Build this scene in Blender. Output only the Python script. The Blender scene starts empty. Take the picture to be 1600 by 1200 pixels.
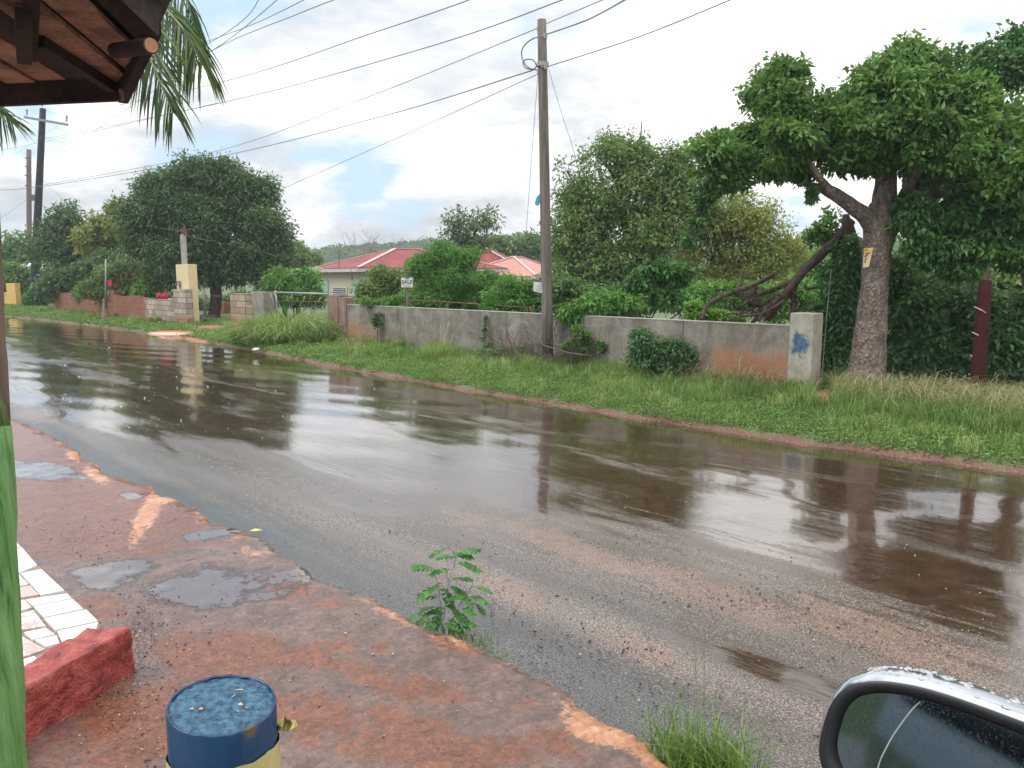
import bpy, math, random
import numpy as np
from mathutils import Vector, noise
R = math.radians
sc = bpy.context.scene
C = sc.collection
# ------------------------------------------------------------------ camera
PITCH = math.atan2(600 - 432, 1250.0)
F = 1250.0
CAM = Vector((0, 0, 2.0))
cd = bpy.data.cameras.new('camera'); cam = bpy.data.objects.new('camera', cd); C.objects.link(cam)
cam.location = CAM; cam.rotation_euler = (math.pi / 2 - PITCH, 0, 0)
cd.sensor_width = 36; cd.lens = F / 1600 * 36; cd.clip_start = .05; cd.clip_end = 3000
sc.camera = cam
sc.view_settings.view_transform = 'Standard'; sc.view_settings.look = 'None'
sc.view_settings.exposure = 0.26; sc.view_settings.gamma = 1
try: sc.view_settings.use_curve_mapping = False
except Exception: pass
sc.cycles.max_bounces = 8; sc.cycles.transparent_max_bounces = 12
HAZE = .0009
# ------------------------------------------------------------------ light
SUN_EL, SUN_AZ = 50, -112          # azimuth from +Y, positive to the right
sd = Vector((math.sin(R(SUN_AZ)) * math.cos(R(SUN_EL)), math.cos(R(SUN_AZ)) * math.cos(R(SUN_EL)), math.sin(R(SUN_EL))))
sl = bpy.data.lights.new('sun', 'SUN'); sl.energy = 1.5; sl.angle = R(28); sl.color = (1, .955, .88)
so = bpy.data.objects.new('sun', sl); C.objects.link(so); so.rotation_euler = sd.to_track_quat('Z', 'Y').to_euler()
W = bpy.data.worlds.new("World"); sc.world = W; W.use_nodes = True
nt = W.node_tree; nt.nodes.clear()
def nn(nt, typ, **kw):
    n = nt.nodes.new(typ)
    for k, v in kw.items():
        if k.startswith('_'): setattr(n, k[1:], v)
        else:
            s = n.inputs[int(k[1:])] if k[0] == 'i' and k[1:].isdigit() else n.inputs[k]
            if isinstance(v, bpy.types.NodeSocket): nt.links.new(v, s)
            else:
                if s.type == 'RGBA' and not isinstance(v, (int, float)) and len(v) == 3: v = (*v, 1)
                s.default_value = v
    return n
def math_(nt, op, a, b=0.0, c=None, clamp=False):
    n = nt.nodes.new('ShaderNodeMath'); n.operation = op; n.use_clamp = clamp
    for i, v in enumerate((a, b) if c is None else (a, b, c)):
        if isinstance(v, bpy.types.NodeSocket): nt.links.new(v, n.inputs[i])
        else: n.inputs[i].default_value = v
    return n.outputs[0]
def ramp(nt, fac, stops):
    n = nt.nodes.new('ShaderNodeValToRGB'); e = n.color_ramp.elements
    while len(e) > 1: e.remove(e[-1])
    for i, (p, c) in enumerate(stops):
        if isinstance(c, (int, float)): c = (c, c, c)
        el = e[0] if i == 0 else e.new(p)
        el.position = p; el.color = (*c[:3], 1)
    nt.links.new(fac, n.inputs[0]); return n.outputs[0]
def mix(nt, fac, a, b):
    n = nt.nodes.new('ShaderNodeMix'); n.data_type = 'RGBA'
    for i, v in ((0, fac), (6, a), (7, b)):
        if isinstance(v, bpy.types.NodeSocket): nt.links.new(v, n.inputs[i])
        elif isinstance(v, (int, float)): n.inputs[i].default_value = v if i == 0 else (v, v, v, 1)
        else: n.inputs[i].default_value = (*v, 1)
    return n.outputs[2]
def ntex(nt, vec, scale, detail=4, rough=.55, dist=0):
    n = nt.nodes.new('ShaderNodeTexNoise'); nt.links.new(vec, n.inputs['Vector'])
    n.inputs['Scale'].default_value = scale; n.inputs['Detail'].default_value = detail
    n.inputs['Roughness'].default_value = rough; n.inputs['Distortion'].default_value = dist
    return n.outputs['Fac']
def mapping(nt, vec, loc=(0, 0, 0), rot=(0, 0, 0), scale=(1, 1, 1)):
    n = nt.nodes.new('ShaderNodeMapping'); nt.links.new(vec, n.inputs[0])
    n.inputs[1].default_value = loc; n.inputs[2].default_value = rot; n.inputs[3].default_value = scale
    return n.outputs[0]
sky = nn(nt, 'ShaderNodeTexSky', _sky_type='NISHITA', _sun_disc=False, _sun_elevation=R(SUN_EL), _sun_rotation=R(SUN_AZ), _dust_density=1.5, _ozone_density=1.5)
tc = nt.nodes.new('ShaderNodeTexCoord')
sx = nn(nt, 'ShaderNodeSeparateXYZ', Vector=tc.outputs['Generated'])
den = math_(nt, 'MAXIMUM', math_(nt, 'ADD', sx.outputs[2], .33), .2)
cx_ = nn(nt, 'ShaderNodeCombineXYZ', X=math_(nt, 'DIVIDE', sx.outputs[0], den), Y=math_(nt, 'DIVIDE', sx.outputs[1], den), Z=math_(nt, 'MULTIPLY', sx.outputs[2], 2.5))
v1 = mapping(nt, cx_.outputs[0], loc=(3.1, 7.4, 0))
n1 = ntex(nt, v1, 2.5, 9, .55, .15)
n2 = ntex(nt, mapping(nt, cx_.outputs[0], loc=(9.2, 1.3, 4)), 1.9, 8, .62, .3)
n3 = ntex(nt, v1, 3.4, 8, .6, .2)
# more open blue to the left, denser cloud to the right
bias = math_(nt, 'MULTIPLY', sx.outputs[0], .16)
cov = ramp(nt, math_(nt, 'ADD', n1, bias), [(.34, 0.0), (.42, .75), (.48, 1.0)])
shade = ramp(nt, math_(nt, 'ADD', math_(nt, 'MULTIPLY', n2, .6), math_(nt, 'MULTIPLY', n3, .4)), [(.36, (.60, .64, .70)), (.44, (.78, .81, .84)), (.51, (1.06, 1.07, 1.08)), (.57, (1.4, 1.39, 1.37)), (.66, (1.8, 1.77, 1.72))])
skyc = nn(nt, 'ShaderNodeVectorMath', _operation='SCALE', Vector=sky.outputs[0], Scale=.105)
bl = mix(nt, .75, skyc.outputs[0], (.68, .92, 1.14))
zen = math_(nt, 'ADD', .80, math_(nt, 'MULTIPLY', math_(nt, 'MAXIMUM', sx.outputs[2], 0.0), 1.2))
shade = nn(nt, 'ShaderNodeVectorMath', _operation='SCALE', Vector=shade, Scale=zen).outputs[0]
col = mix(nt, cov, bl, shade)
bg = nn(nt, 'ShaderNodeBackground', Color=col, Strength=.93)
nt.links.new(bg.outputs[0], nn(nt, 'ShaderNodeOutputWorld').inputs[0])
# ------------------------------------------------------------------ projection helpers
FWD = Vector((0, math.cos(PITCH), -math.sin(PITCH))); UP = Vector((0, math.sin(PITCH), math.cos(PITCH))); RT = Vector((1, 0, 0))
def ray(x, y): return FWD + RT * ((x - 800) / F) - UP * ((y - 600) / F)
def at(x, y, D): return CAM + ray(x, y) * D
def onz(x, y, z=0.0):
    r = ray(x, y); return CAM + r * ((z - CAM.z) / r.z)
_d = ray(-385, 432); RD = Vector((_d.x, _d.y, 0)).normalized(); RN = Vector((RD.y, -RD.x, 0))
ANG = math.atan2(RD.y, RD.x)
def onv(x, y, v):
    r = ray(x, y); return CAM + r * (v / r.dot(RN))
def UV(p): return p.x * RD.x + p.y * RD.y, p.x * RN.x + p.y * RN.y
def P3(u, v, z=0.0): return RD * u + RN * v + Vector((0, 0, z))
def proj(P):
    q = P - np.array(CAM); D = q @ np.array(FWD); D = np.where(D < .05, .05, D)
    return 800 + F * (q @ np.array(RT)) / D, 600 - F * (q @ np.array(UP)) / D, q @ np.array(FWD)
def field(P, blobs):
    x, y, D = proj(P); out = np.zeros(len(P))
    for bx_, by_, rx, ry, a, amp in blobs:
        ca, sa = math.cos(R(a)), math.sin(R(a)); dx, dy = x - bx_, y - by_
        r = np.sqrt(((dx * ca + dy * sa) / rx) ** 2 + ((-dx * sa + dy * ca) / ry) ** 2)
        out = np.maximum(out, amp * np.clip(1.5 - r, 0, 1.0)) if amp > 0 else out + amp * np.clip(1.5 - r, 0, 1)
    out[D < .3] = 0
    return out
# ------------------------------------------------------------------ object helpers
def tag(o, label=None, cat=None, group=None, kind=None):
    if label: o['label'] = label
    if cat: o['category'] = cat
    if group: o['group'] = group
    if kind: o['kind'] = kind
    return o
def thing(name, label, cat, loc, group=None):
    o = bpy.data.objects.new(name, None); o.location = loc; o.empty_display_size = .2; C.objects.link(o)
    return tag(o, label, cat, group)
def link(name, me, m, parent, origin, smooth=False):
    if m:
        for k in (m if isinstance(m, (list, tuple)) else [m]): me.materials.append(k)
    o = bpy.data.objects.new(name, me); C.objects.link(o)
    if parent is not None:
        o.parent = parent
        base = parent.location if parent.parent is None else parent.parent.location
        if parent.parent is not None: o.location = Vector(origin) - base - parent.location if origin is not None else -Vector((0, 0, 0))
        else: o.location = (Vector(origin) - base) if origin is not None else Vector((0, 0, 0))
    elif origin is not None: o.location = origin
    if smooth: me.polygons.foreach_set('use_smooth', [True] * len(me.polygons))
    return o
class MB:
    def __init__(s): s.v = []; s.f = []; s.mi = []
    def add(s, vs, fs, mi=0):
        b = len(s.v); s.v += [tuple(p) for p in vs]; s.f += [tuple(b + i for i in f) for f in fs]; s.mi += [mi] * len(fs); return s
    def box(s, c, size, ax=None, mi=0):
        ax = ax or (Vector((1, 0, 0)), Vector((0, 1, 0)), Vector((0, 0, 1))); c = Vector(c)
        h = [x / 2 for x in size]
        vs = [c + ax[0] * (i * h[0]) + ax[1] * (j * h[1]) + ax[2] * (k * h[2]) for k in (-1, 1) for j in (-1, 1) for i in (-1, 1)]
        return s.add(vs, [(0, 2, 3, 1), (4, 5, 7, 6), (0, 1, 5, 4), (2, 6, 7, 3), (0, 4, 6, 2), (1, 3, 7, 5)], mi)
    def bar(s, a, b, w, h, up=Vector((0, 0, 1)), mi=0):
        a, b = Vector(a), Vector(b); t = (b - a).normalized(); sd = t.cross(up)
        if sd.length < 1e-4: sd = t.cross(Vector((1, 0, 0)))
        sd.normalize(); u2 = sd.cross(t).normalized()
        return s.box((a + b) / 2, ((b - a).length, w, h), (t, sd, u2), mi)
    def tube(s, pts, rad, seg=8, cap=True, mi=0, jit=0, rnd=None):
        pts = [Vector(p) for p in pts]; n = len(pts)
        if not isinstance(rad, (list, tuple)): rad = [rad] * n
        ref = None; rings = []
        for i, p in enumerate(pts):
            t = (pts[min(i + 1, n - 1)] - pts[max(i - 1, 0)]).normalized()
            if ref is None: ref = t.orthogonal().normalized()
            ref = (ref - t * ref.dot(t)).normalized(); b = t.cross(ref)
            ring = []
            for k in range(seg):
                a = 2 * math.pi * k / seg; r = rad[i] * (1 + (rnd.uniform(-jit, jit) if rnd else 0))
                ring.append(p + ref * (math.cos(a) * r) + b * (math.sin(a) * r))
            rings.append(ring)
        vs = [p for r in rings for p in r]; fs = []
        for i in range(n - 1):
            for k in range(seg):
                k2 = (k + 1) % seg; fs.append((i * seg + k, i * seg + k2, (i + 1) * seg + k2, (i + 1) * seg + k))
        if cap: fs.append(tuple(range(seg))[::-1]); fs.append(tuple((n - 1) * seg + k for k in range(seg)))
        return s.add(vs, fs, mi)
    def prism(s, poly, off, mi=0):
        off = Vector(off); n = len(poly); vs = [Vector(p) for p in poly] + [Vector(p) + off for p in poly]
        return s.add(vs, [tuple(range(n)), tuple(range(n, 2 * n))[::-1]] + [(i, n + i, n + (i + 1) % n, (i + 1) % n) for i in range(n)], mi)
    def build(s, name, m, parent=None, origin=None, smooth=False, bevel=0):
        o0 = Vector(origin) if origin is not None else (parent_world(parent) if parent is not None else Vector((0, 0, 0)))
        me = bpy.data.meshes.new(name); me.from_pydata([(x - o0.x, y - o0.y, z - o0.z) for x, y, z in s.v], [], s.f)
        if any(s.mi): me.polygons.foreach_set('material_index', s.mi)
        import bmesh
        bm = bmesh.new(); bm.from_mesh(me); bmesh.ops.recalc_face_normals(bm, faces=bm.faces); bm.to_mesh(me); bm.free()
        o = link(name, me, m, parent, None, smooth)
        if parent is None: o.location = o0
        elif origin is not None: o.location = o0 - parent_world(parent)
        if bevel:
            b = o.modifiers.new('bevel', 'BEVEL'); b.width = bevel; b.segments = 2; b.limit_method = 'ANGLE'
        return o
def parent_world(p):
    v = Vector(p.location)
    while p.parent is not None: p = p.parent; v += p.location
    return v
def npmesh(name, verts, faces, m, parent=None, attrs=None, smooth=False, origin=None):
    """verts (N,3) world, faces (M,k)"""
    o0 = np.array(origin if origin is not None else (parent_world(parent) if parent is not None else (0, 0, 0)))
    me = bpy.data.meshes.new(name); verts = (verts - o0).astype(np.float32); k = faces.shape[1]
    me.vertices.add(len(verts)); me.vertices.foreach_set('co', verts.ravel())
    me.loops.add(faces.size); me.loops.foreach_set('vertex_index', faces.astype(np.int32).ravel())
    me.polygons.add(len(faces)); me.polygons.foreach_set('loop_start', np.arange(0, faces.size, k, dtype=np.int32))
    if smooth: me.polygons.foreach_set('use_smooth', np.ones(len(faces), dtype=bool))
    for an, av in (attrs or {}).items():
        a = me.attributes.new(an, 'FLOAT', 'POINT'); a.data.foreach_set('value', av.astype(np.float32))
    me.update(calc_edges=True); me.validate()
    o = link(name, me, m, parent, None)
    if parent is None: o.location = o0
    elif origin is not None: o.location = Vector(o0) - parent_world(parent)
    return o
def grid(xs, ys):
    nx, ny = len(xs), len(ys); i = np.arange(nx * ny).reshape(nx, ny)
    return np.stack([i[:-1, :-1], i[1:, :-1], i[1:, 1:], i[:-1, 1:]], -1).reshape(-1, 4)
def spline(pts, n=4):
    pts = [tuple(p) for p in pts]; out = []
    for i in range(len(pts) - 1):
        p0, p1, p2, p3 = pts[max(i - 1, 0)], pts[i], pts[i + 1], pts[min(i + 2, len(pts) - 1)]
        for k in range(n):
            t = k / n
            out.append(tuple(.5 * (2 * b + (c - a) * t + (2 * a - 5 * b + 4 * c - d) * t * t + (-a + 3 * b - 3 * c + d) * t ** 3) for a, b, c, d in zip(p0, p1, p2, p3)))
    out.append(pts[-1]); return out
# ------------------------------------------------------------------ materials
def newmat(name):
    m = bpy.data.materials.new(name); m.use_nodes = True; n = m.node_tree; n.nodes.clear()
    out = n.nodes.new('ShaderNodeOutputMaterial'); p = n.nodes.new('ShaderNodeBsdfPrincipled'); n.links.new(p.outputs[0], out.inputs[0])
    return m, n, p, out
def setp(nt, p, **kw):
    for k, v in kw.items():
        s = p.inputs[k.replace('_', ' ')]
        if isinstance(v, bpy.types.NodeSocket): nt.links.new(v, s)
        else: s.default_value = (*v, 1) if s.type == 'RGBA' and len(v) == 3 else v
def bump(nt, p, h, strength=.3, dist=.02):
    b = nn(nt, 'ShaderNodeBump', Height=h, Strength=strength, Distance=dist); nt.links.new(b.outputs[0], p.inputs['Normal']); return b
def noisy(name, c1, c2, scale=5, rough=.7, bs=.25, bd=.01, metal=0, stretch=(1, 1, 1), c3=None, lo=.35, hi=.65, spec=.5, rv=.15, fine=8):
    m, n, p, out = newmat(name); t = n.nodes.new('ShaderNodeTexCoord')
    v = mapping(n, t.outputs['Object'], scale=stretch)
    a = ntex(n, v, scale, 6, .6, .2); b = ntex(n, v, scale * fine, 3)
    st = [(lo, c1), (hi, c2)] if c3 is None else [(lo, c1), ((lo + hi) / 2, c2), (hi + .08, c3)]
    f = math_(n, 'ADD', math_(n, 'MULTIPLY', a, .75), math_(n, 'MULTIPLY', b, .25))
    setp(n, p, Base_Color=ramp(n, f, st), Metallic=metal, Specular_IOR_Level=spec,
         Roughness=math_(n, 'ADD', math_(n, 'MULTIPLY', math_(n, 'SUBTRACT', a, .5), rv * 2), rough, clamp=True))
    if bs: bump(n, p, math_(n, 'ADD', a, math_(n, 'MULTIPLY', b, .6)), bs, bd)
    return m
def leafmat(name, dark, mid, light, trans=.35, rough=.42, spec=.4):
    m, n, p, out = newmat(name)
    at_ = nn(n, 'ShaderNodeAttribute', _attribute_name='tint')
    c = ramp(n, at_.outputs['Fac'], [(.12, dark), (.5, mid), (.88, light)])
    setp(n, p, Base_Color=c, Roughness=rough, Specular_IOR_Level=spec)
    tr = nn(n, 'ShaderNodeBsdfTranslucent', Color=mix(n, .35, c, (.22, .30, .03)))
    ms = nn(n, 'ShaderNodeMixShader', Fac=trans, i1=p.outputs[0], i2=tr.outputs[0]); n.links.new(ms.outputs[0], out.inputs[0])
    return m
def roadco(n):
    t = n.nodes.new('ShaderNodeTexCoord'); r = nn(n, 'ShaderNodeVectorRotate', _rotation_type='Z_AXIS', Vector=t.outputs['Object'], Angle=-ANG)
    return r.outputs[0]
def attr(n, name): return nn(n, 'ShaderNodeAttribute', _attribute_name=name).outputs['Fac']
M = {}
def Dw(x, v): return (onv(x, 500, v) - CAM).dot(FWD)
def barkmat():
    m, n, p, _ = newmat('pale_bark'); t = n.nodes.new('ShaderNodeTexCoord'); o = t.outputs['Object']
    a = ntex(n, o, 5, 8, .65, .5); v = nn(n, 'ShaderNodeTexVoronoi', _feature='DISTANCE_TO_EDGE', Vector=mapping(n, o, scale=(1, 1, .7)), Scale=17.0); w = ntex(n, mapping(n, o, scale=(1, 1, .25)), 20, 6, .65, .8)
    f = math_(n, 'ADD', math_(n, 'MULTIPLY', a, .55), math_(n, 'MULTIPLY', w, .45)); c = ramp(n, f, [(.36, (.085, .062, .05)), (.5, (.21, .16, .135)), (.64, (.38, .31, .265))])
    e = ramp(n, v.outputs['Distance'], [(0, .45), (.09, 0.0)]); c = mix(n, e, c, (.07, .05, .04)); setp(n, p, Base_Color=c, Roughness=.85, Specular_IOR_Level=.25)
    bump(n, p, math_(n, 'ADD', math_(n, 'MULTIPLY', w, 1.0), math_(n, 'MULTIPLY', v.outputs['Distance'], 2.0)), .9, .035); return m
M['bark'] = barkmat() if True else noisy('bark', (.085, .06, .047), (.25, .19, .155), 9, .8, .8, .03, stretch=(1, 1, .6), spec=.3, lo=.3, hi=.68)
M['bark_dark'] = noisy('bark_dark', (.025, .018, .014), (.085, .06, .045), 9, .8, .7, .03, stretch=(1, 1, .3), spec=.3)
M['deadwood'] = noisy('deadwood', (.03, .02, .016), (.15, .105, .085), 8, .85, .8, .03, spec=.25)
M['twig'] = noisy('twig', (.07, .045, .04), (.16, .11, .10), 12, .85, 0, spec=.2)
M['greytwig'] = noisy('greytwig', (.16, .14, .13), (.30, .27, .25), 12, .85, 0, spec=.2)
M['concrete'] = noisy('concrete', (.16, .145, .12), (.34, .31, .26), 3.5, .8, .3, .01, stretch=(1, 1, .5), spec=.3)
M['pole_wood'] = noisy('pole_wood', (.085, .07, .06), (.24, .205, .175), 6, .8, .4, .01, stretch=(3, 3, .12), spec=.3)
M['pole_black'] = noisy('pole_black', (.008, .008, .009), (.022, .021, .022), 6, .6, .2, .01, stretch=(2, 2, .2), spec=.3)
M['pole_brown'] = noisy('pole_brown', (.11, .085, .075), (.2, .15, .13), 6, .8, .2, .01, stretch=(2, 2, .2), spec=.3)
M['wire'] = noisy('wire', (.09, .095, .10), (.15, .15, .15), 6, .5, 0)
M['metal'] = noisy('galvanised', (.22, .22, .21), (.38, .38, .36), 20, .5, .1, .003, metal=.5)
M['rust'] = noisy('rust', (.10, .045, .025), (.22, .10, .05), 20, .7, .3, .003)
M['porcelain'] = noisy('porcelain', (.28, .26, .25), (.4, .38, .36), 20, .3, 0)
M['yellow_wall'] = noisy('yellow_plaster', (.55, .33, .075), (.70, .46, .14), 4, .75, .1, .005)
M['cream'] = noisy('cream_plaster', (.62, .50, .27), (.70, .58, .34), 4, .7, .1, .005)
M['house_wall'] = noisy('house_wall', (.44, .37, .27), (.55, .47, .36), 2, .75, .05, .005)
M['white_wall'] = noisy('white_wall', (.6, .64, .66), (.75, .78, .8), 2, .7, .05, .005)
M['mint'] = noisy('mint_paint', (.25, .42, .30), (.32, .5, .37), 3, .6, .05, .003)
M['window_dark'] = noisy('window_dark', (.06, .06, .06), (.14, .13, .12), 8, .25, 0)
M['fascia'] = noisy('fascia_paint', (.42, .38, .38), (.6, .56, .55), 4, .6, 0)
M['sign_white'] = noisy('sign_white', (.46, .46, .44), (.66, .66, .63), 9, .5, 0)
M['ink'] = noisy('ink', (.015, .015, .02), (.04, .04, .045), 9, .5, 0)
M['ink_grey'] = noisy('ink_grey', (.28, .28, .28), (.38, .38, .38), 9, .5, 0)
M['sign_yellow'] = noisy('sign_yellow', (.62, .40, .06), (.72, .52, .15), 9, .5, 0)
M['sign_cream'] = noisy('sign_cream', (.62, .48, .27), (.72, .58, .36), 9, .5, 0)
M['ink_brown'] = noisy('ink_brown', (.14, .035, .01), (.25, .07, .02), 9, .5, 0)
M['rag'] = noisy('blue_rag', (.03, .30, .42), (.06, .45, .58), 9, .7, .2, .01)
M['red_cloth'] = noisy('red_cloth', (.35, .01, .04), (.5, .02, .07), 9, .8, .2, .01)
M['tyre'] = noisy('tyre', (.012, .012, .013), (.03, .03, .03), 20, .7, .2, .01)
M['grass'] = leafmat('grass', (.07, .15, .03), (.18, .32, .07), (.40, .47, .17), .4)
M['drygrass'] = leafmat('dry_grass', (.26, .20, .09), (.42, .35, .18), (.56, .50, .30), .3)
M['cover'] = leafmat('cover', (.06, .14, .03), (.17, .30, .07), (.33, .46, .13), .35)
L = {}
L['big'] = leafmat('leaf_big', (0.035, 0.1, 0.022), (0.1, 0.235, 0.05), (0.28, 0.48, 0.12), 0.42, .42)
L['mango'] = leafmat('leaf_mango', (0.034, 0.086, 0.034), (0.081, 0.163, 0.062), (0.195, 0.299, 0.104), 0.3, .36)
L['olive'] = leafmat('leaf_olive', (0.06, 0.12, 0.04), (0.17, 0.28, 0.08), (0.36, 0.43, 0.15), 0.42)
L['yellow'] = leafmat('leaf_yellow', (0.14, 0.19, 0.05), (0.31, 0.36, 0.09), (0.52, 0.54, 0.18), 0.45)
L['bright'] = leafmat('leaf_bright', (.05, .16, .03), (.12, .31, .055), (.26, .48, .11), .4)
L['lime'] = leafmat('leaf_lime', (.12, .26, .03), (.2, .40, .05), (.32, .52, .09), .45)
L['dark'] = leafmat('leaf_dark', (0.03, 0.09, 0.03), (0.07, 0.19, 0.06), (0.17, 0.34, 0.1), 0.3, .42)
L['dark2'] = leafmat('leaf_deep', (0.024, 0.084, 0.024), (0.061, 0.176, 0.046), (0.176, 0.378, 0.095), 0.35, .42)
L['mid'] = leafmat('leaf_mid', (0.048, 0.120, 0.036), (0.114, 0.228, 0.060), (0.228, 0.372, 0.102), 0.35)
L['palm'] = leafmat('leaf_palm', (.02, .05, .018), (.045, .10, .03), (.17, .24, .06), .3, .38)
L['red'] = leafmat('petals_red', (.32, .01, .02), (.5, .02, .06), (.6, .05, .1), .3)
L['grey'] = leafmat('leaf_greygreen', (.07, .11, .06), (.13, .19, .09), (.24, .30, .15), .35)
# ------------------------------------------------------------------ leaves
def unit(a): return a / np.maximum(np.linalg.norm(a, axis=1, keepdims=True), 1e-6)
def leafverts(Cn, A, N, Ln, Wd, curl=.18):
    A = unit(A); S = unit(np.cross(A, N)); N = np.cross(S, A)
    Ln = Ln[:, None]; Wd = Wd[:, None]
    v = np.stack([Cn, Cn + A * Ln * .42 + S * Wd / 2 + N * Wd * .14, Cn + A * Ln - N * Ln * curl, Cn + A * Ln * .42 - S * Wd / 2 + N * Wd * .14], 1)
    n = len(Cn); b = np.arange(n)[:, None] * 4
    f = np.concatenate([b + np.array([0, 1, 2]), b + np.array([0, 2, 3])], 1).reshape(-1, 3)
    return v.reshape(-1, 3), f
def lump(rng, k=7):
    D = unit(rng.normal(size=(k, 3))) * rng.uniform(2.2, 5.5, (k, 1)); ph = rng.uniform(0, 6.28, k)
    return lambda d: np.sin(d @ D.T + ph).sum(1) / math.sqrt(k)
def crown(name, blobs, ncl, per, Ln, W_, m, parent, seed, droop=.5, cr=.28, shell=.55, lum=.2, ragged=.08, bend=.18, nsub=11):
    """blobs: list (centre, (rx,ry,rz)); world units. Leaves gathered in twig-end clusters."""
    rng = np.random.default_rng(seed); w = np.array([b[1][0] * b[1][2] + b[1][1] * b[1][0] for b in blobs]); w /= w.sum()
    sub, sw, srad = [], [], []
    for b_, wi in zip(blobs, w):
        dd = unit(rng.normal(size=(nsub, 3)) + [0, -.25, .15]); rad = np.array(b_[1]); q = rng.uniform(.5, .8, nsub)
        sr_ = rng.uniform(.3, .52, nsub)
        for i in range(nsub): sub.append(np.array(b_[0]) + dd[i] * rad * q[i]); srad.append(rad * sr_[i]); sw.append(wi * sr_[i] ** 2)
        for i in range(5):
            d0_ = unit(rng.normal(size=(1, 3)) + [0, -.2, .25])[0]; q0 = rng.uniform(.85, 1.08); s0 = rng.uniform(.13, .26)
            sub.append(np.array(b_[0]) + d0_ * rad * q0); srad.append(rad * s0); sw.append(wi * s0 ** 2 * .9)
        sub.append(np.array(b_[0])); srad.append(rad * .75); sw.append(wi * nsub * .05)
    sub = np.array(sub); srad = np.array(srad); sw = np.array(sw); sw /= sw.sum(); idx = rng.choice(len(sub), ncl, p=sw); ts_ = rng.beta(1.6, 1.6, len(sub))
    d = unit(rng.normal(size=(ncl, 3)) + [0, -.1, .3]); lf = lump(rng)
    r = (shell + (1 - shell) * rng.random(ncl) ** .6) * (1 + lum * .5 * lf(d + idx[:, None] * 1.7)) + rng.exponential(ragged * 1.6, ncl) * (rng.random(ncl) < .3); r = np.minimum(r, 1.5)
    cr = min(cr, float(np.mean(srad)) * .8)
    cc = sub[idx] + d * srad[idx] * r[:, None]; tcl = .55 * ts_[idx] + .45 * rng.beta(2, 2, ncl)
    n = ncl * per; k = np.repeat(np.arange(ncl), per)
    off = rng.normal(size=(n, 3)) * cr * .5; off[:, 2] *= .75
    pos = cc[k] + off
    A = unit(off) * .6 + d[k] * .4 + rng.normal(size=(n, 3)) * .6; A[:, 2] -= droop * .75
    N = rng.normal(size=(n, 3)) * .6 + d[k] * .55; N[:, 2] += .6
    v, f = leafverts(pos, A, N, Ln * rng.uniform(.65, 1.25, n), W_ * rng.uniform(.7, 1.2, n), bend)
    t = np.clip(tcl[k] * .66 + rng.random(n) * .34, 0, 1)
    return npmesh(name, v, f, m, parent, {'tint': np.repeat(t, 4)})
def bl_px(lst, D):
    """pixel blobs (x,y,rx,ry[,dD]) -> world blobs at distance D"""
    out = []
    for b in lst:
        x, y, rx, ry = b[:4]; DD = D + (b[4] if len(b) > 4 else 0); s = DD / F
        out.append((at(x, y, DD), (rx * s, (rx + ry) / 2 * s * .9, ry * s)))
    return out
def limbs(name, lst, m, parent, seed=0, seg=9, jit=.05):
    """lst of polylines [(x,y,D,width_px)]"""
    rnd = random.Random(seed); mb = MB()
    for pl in lst:
        q = spline(pl, 4); pts = [at(a, b, c) for a, b, c, w in q]; rad = [max(w, .4) / 2 * c / F for a, b, c, w in q]
        mb.tube(pts, rad, seg, True, jit=jit, rnd=rnd)
    return mb.build(name, m, parent, smooth=True)
def twigs(mb, p, d, ln, r, depth, rnd, spread=.6, gra=0):
    q = p + d * ln + Vector((0, 0, gra * ln)); mid = (p + q) / 2 + Vector([rnd.uniform(-.08, .08) * ln for _ in range(3)])
    mb.tube([p, mid, q], [r, r * .8, r * .6], 4, False)
    if depth <= 0: return
    for _ in range(rnd.choice((2, 3))):
        nd = (d + Vector([rnd.uniform(-spread, spread) for _ in range(3)])).normalized()
        twigs(mb, q if rnd.random() < .6 else mid, nd, ln * rnd.uniform(.6, .85), r * .6, depth - 1, rnd, spread, gra)
def plant(name, label, cat, base, blobs, ncl, per, Ln, W_, leaf, seed, trunkw=.12, bark='bark_dark', group=None, limb=True, parts=('trunk', 'crown'), **kw):
    t = thing(name, label, cat, base, group)
    if limb:
        rnd = random.Random(seed); mb = MB(); b0 = Vector(base); cen = sum((Vector(b[0]) for b in blobs), Vector()) / len(blobs)
        fork = b0.lerp(Vector((cen.x, cen.y, cen.z)), .45); fork.x = b0.x * .7 + cen.x * .3; fork.y = b0.y * .7 + cen.y * .3
        mb.tube([b0 - Vector((0, 0, .1)), b0.lerp(fork, .5) + Vector((rnd.uniform(-.1, .1), 0, 0)) * trunkw * 5, fork], [trunkw, trunkw * .8, trunkw * .65], 8)
        for b in blobs:
            c = Vector(b[0]); m1 = fork.lerp(c, .5) + Vector((rnd.uniform(-.2, .2), rnd.uniform(-.2, .2), rnd.uniform(-.3, 0))) * b[1][0]
            mb.tube([fork, m1, c, c + (c - fork) * .25], [trunkw * .6, trunkw * .4, trunkw * .2, trunkw * .06], 6)
            for _ in range(4):
                dd = Vector([rnd.gauss(0, 1) for _ in range(3)]).normalized(); e = c + Vector((dd.x * b[1][0], dd.y * b[1][1], dd.z * b[1][2])) * .8
                mb.tube([m1.lerp(c, .6), (c + e) / 2 + Vector((0, 0, .05)), e], [trunkw * .25, trunkw * .14, trunkw * .04], 5)
        mb.build(parts[0], M[bark], t, smooth=True)
    crown(parts[1], blobs, ncl, per, Ln, W_, L[leaf], t, seed, **kw)
    return t
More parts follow.
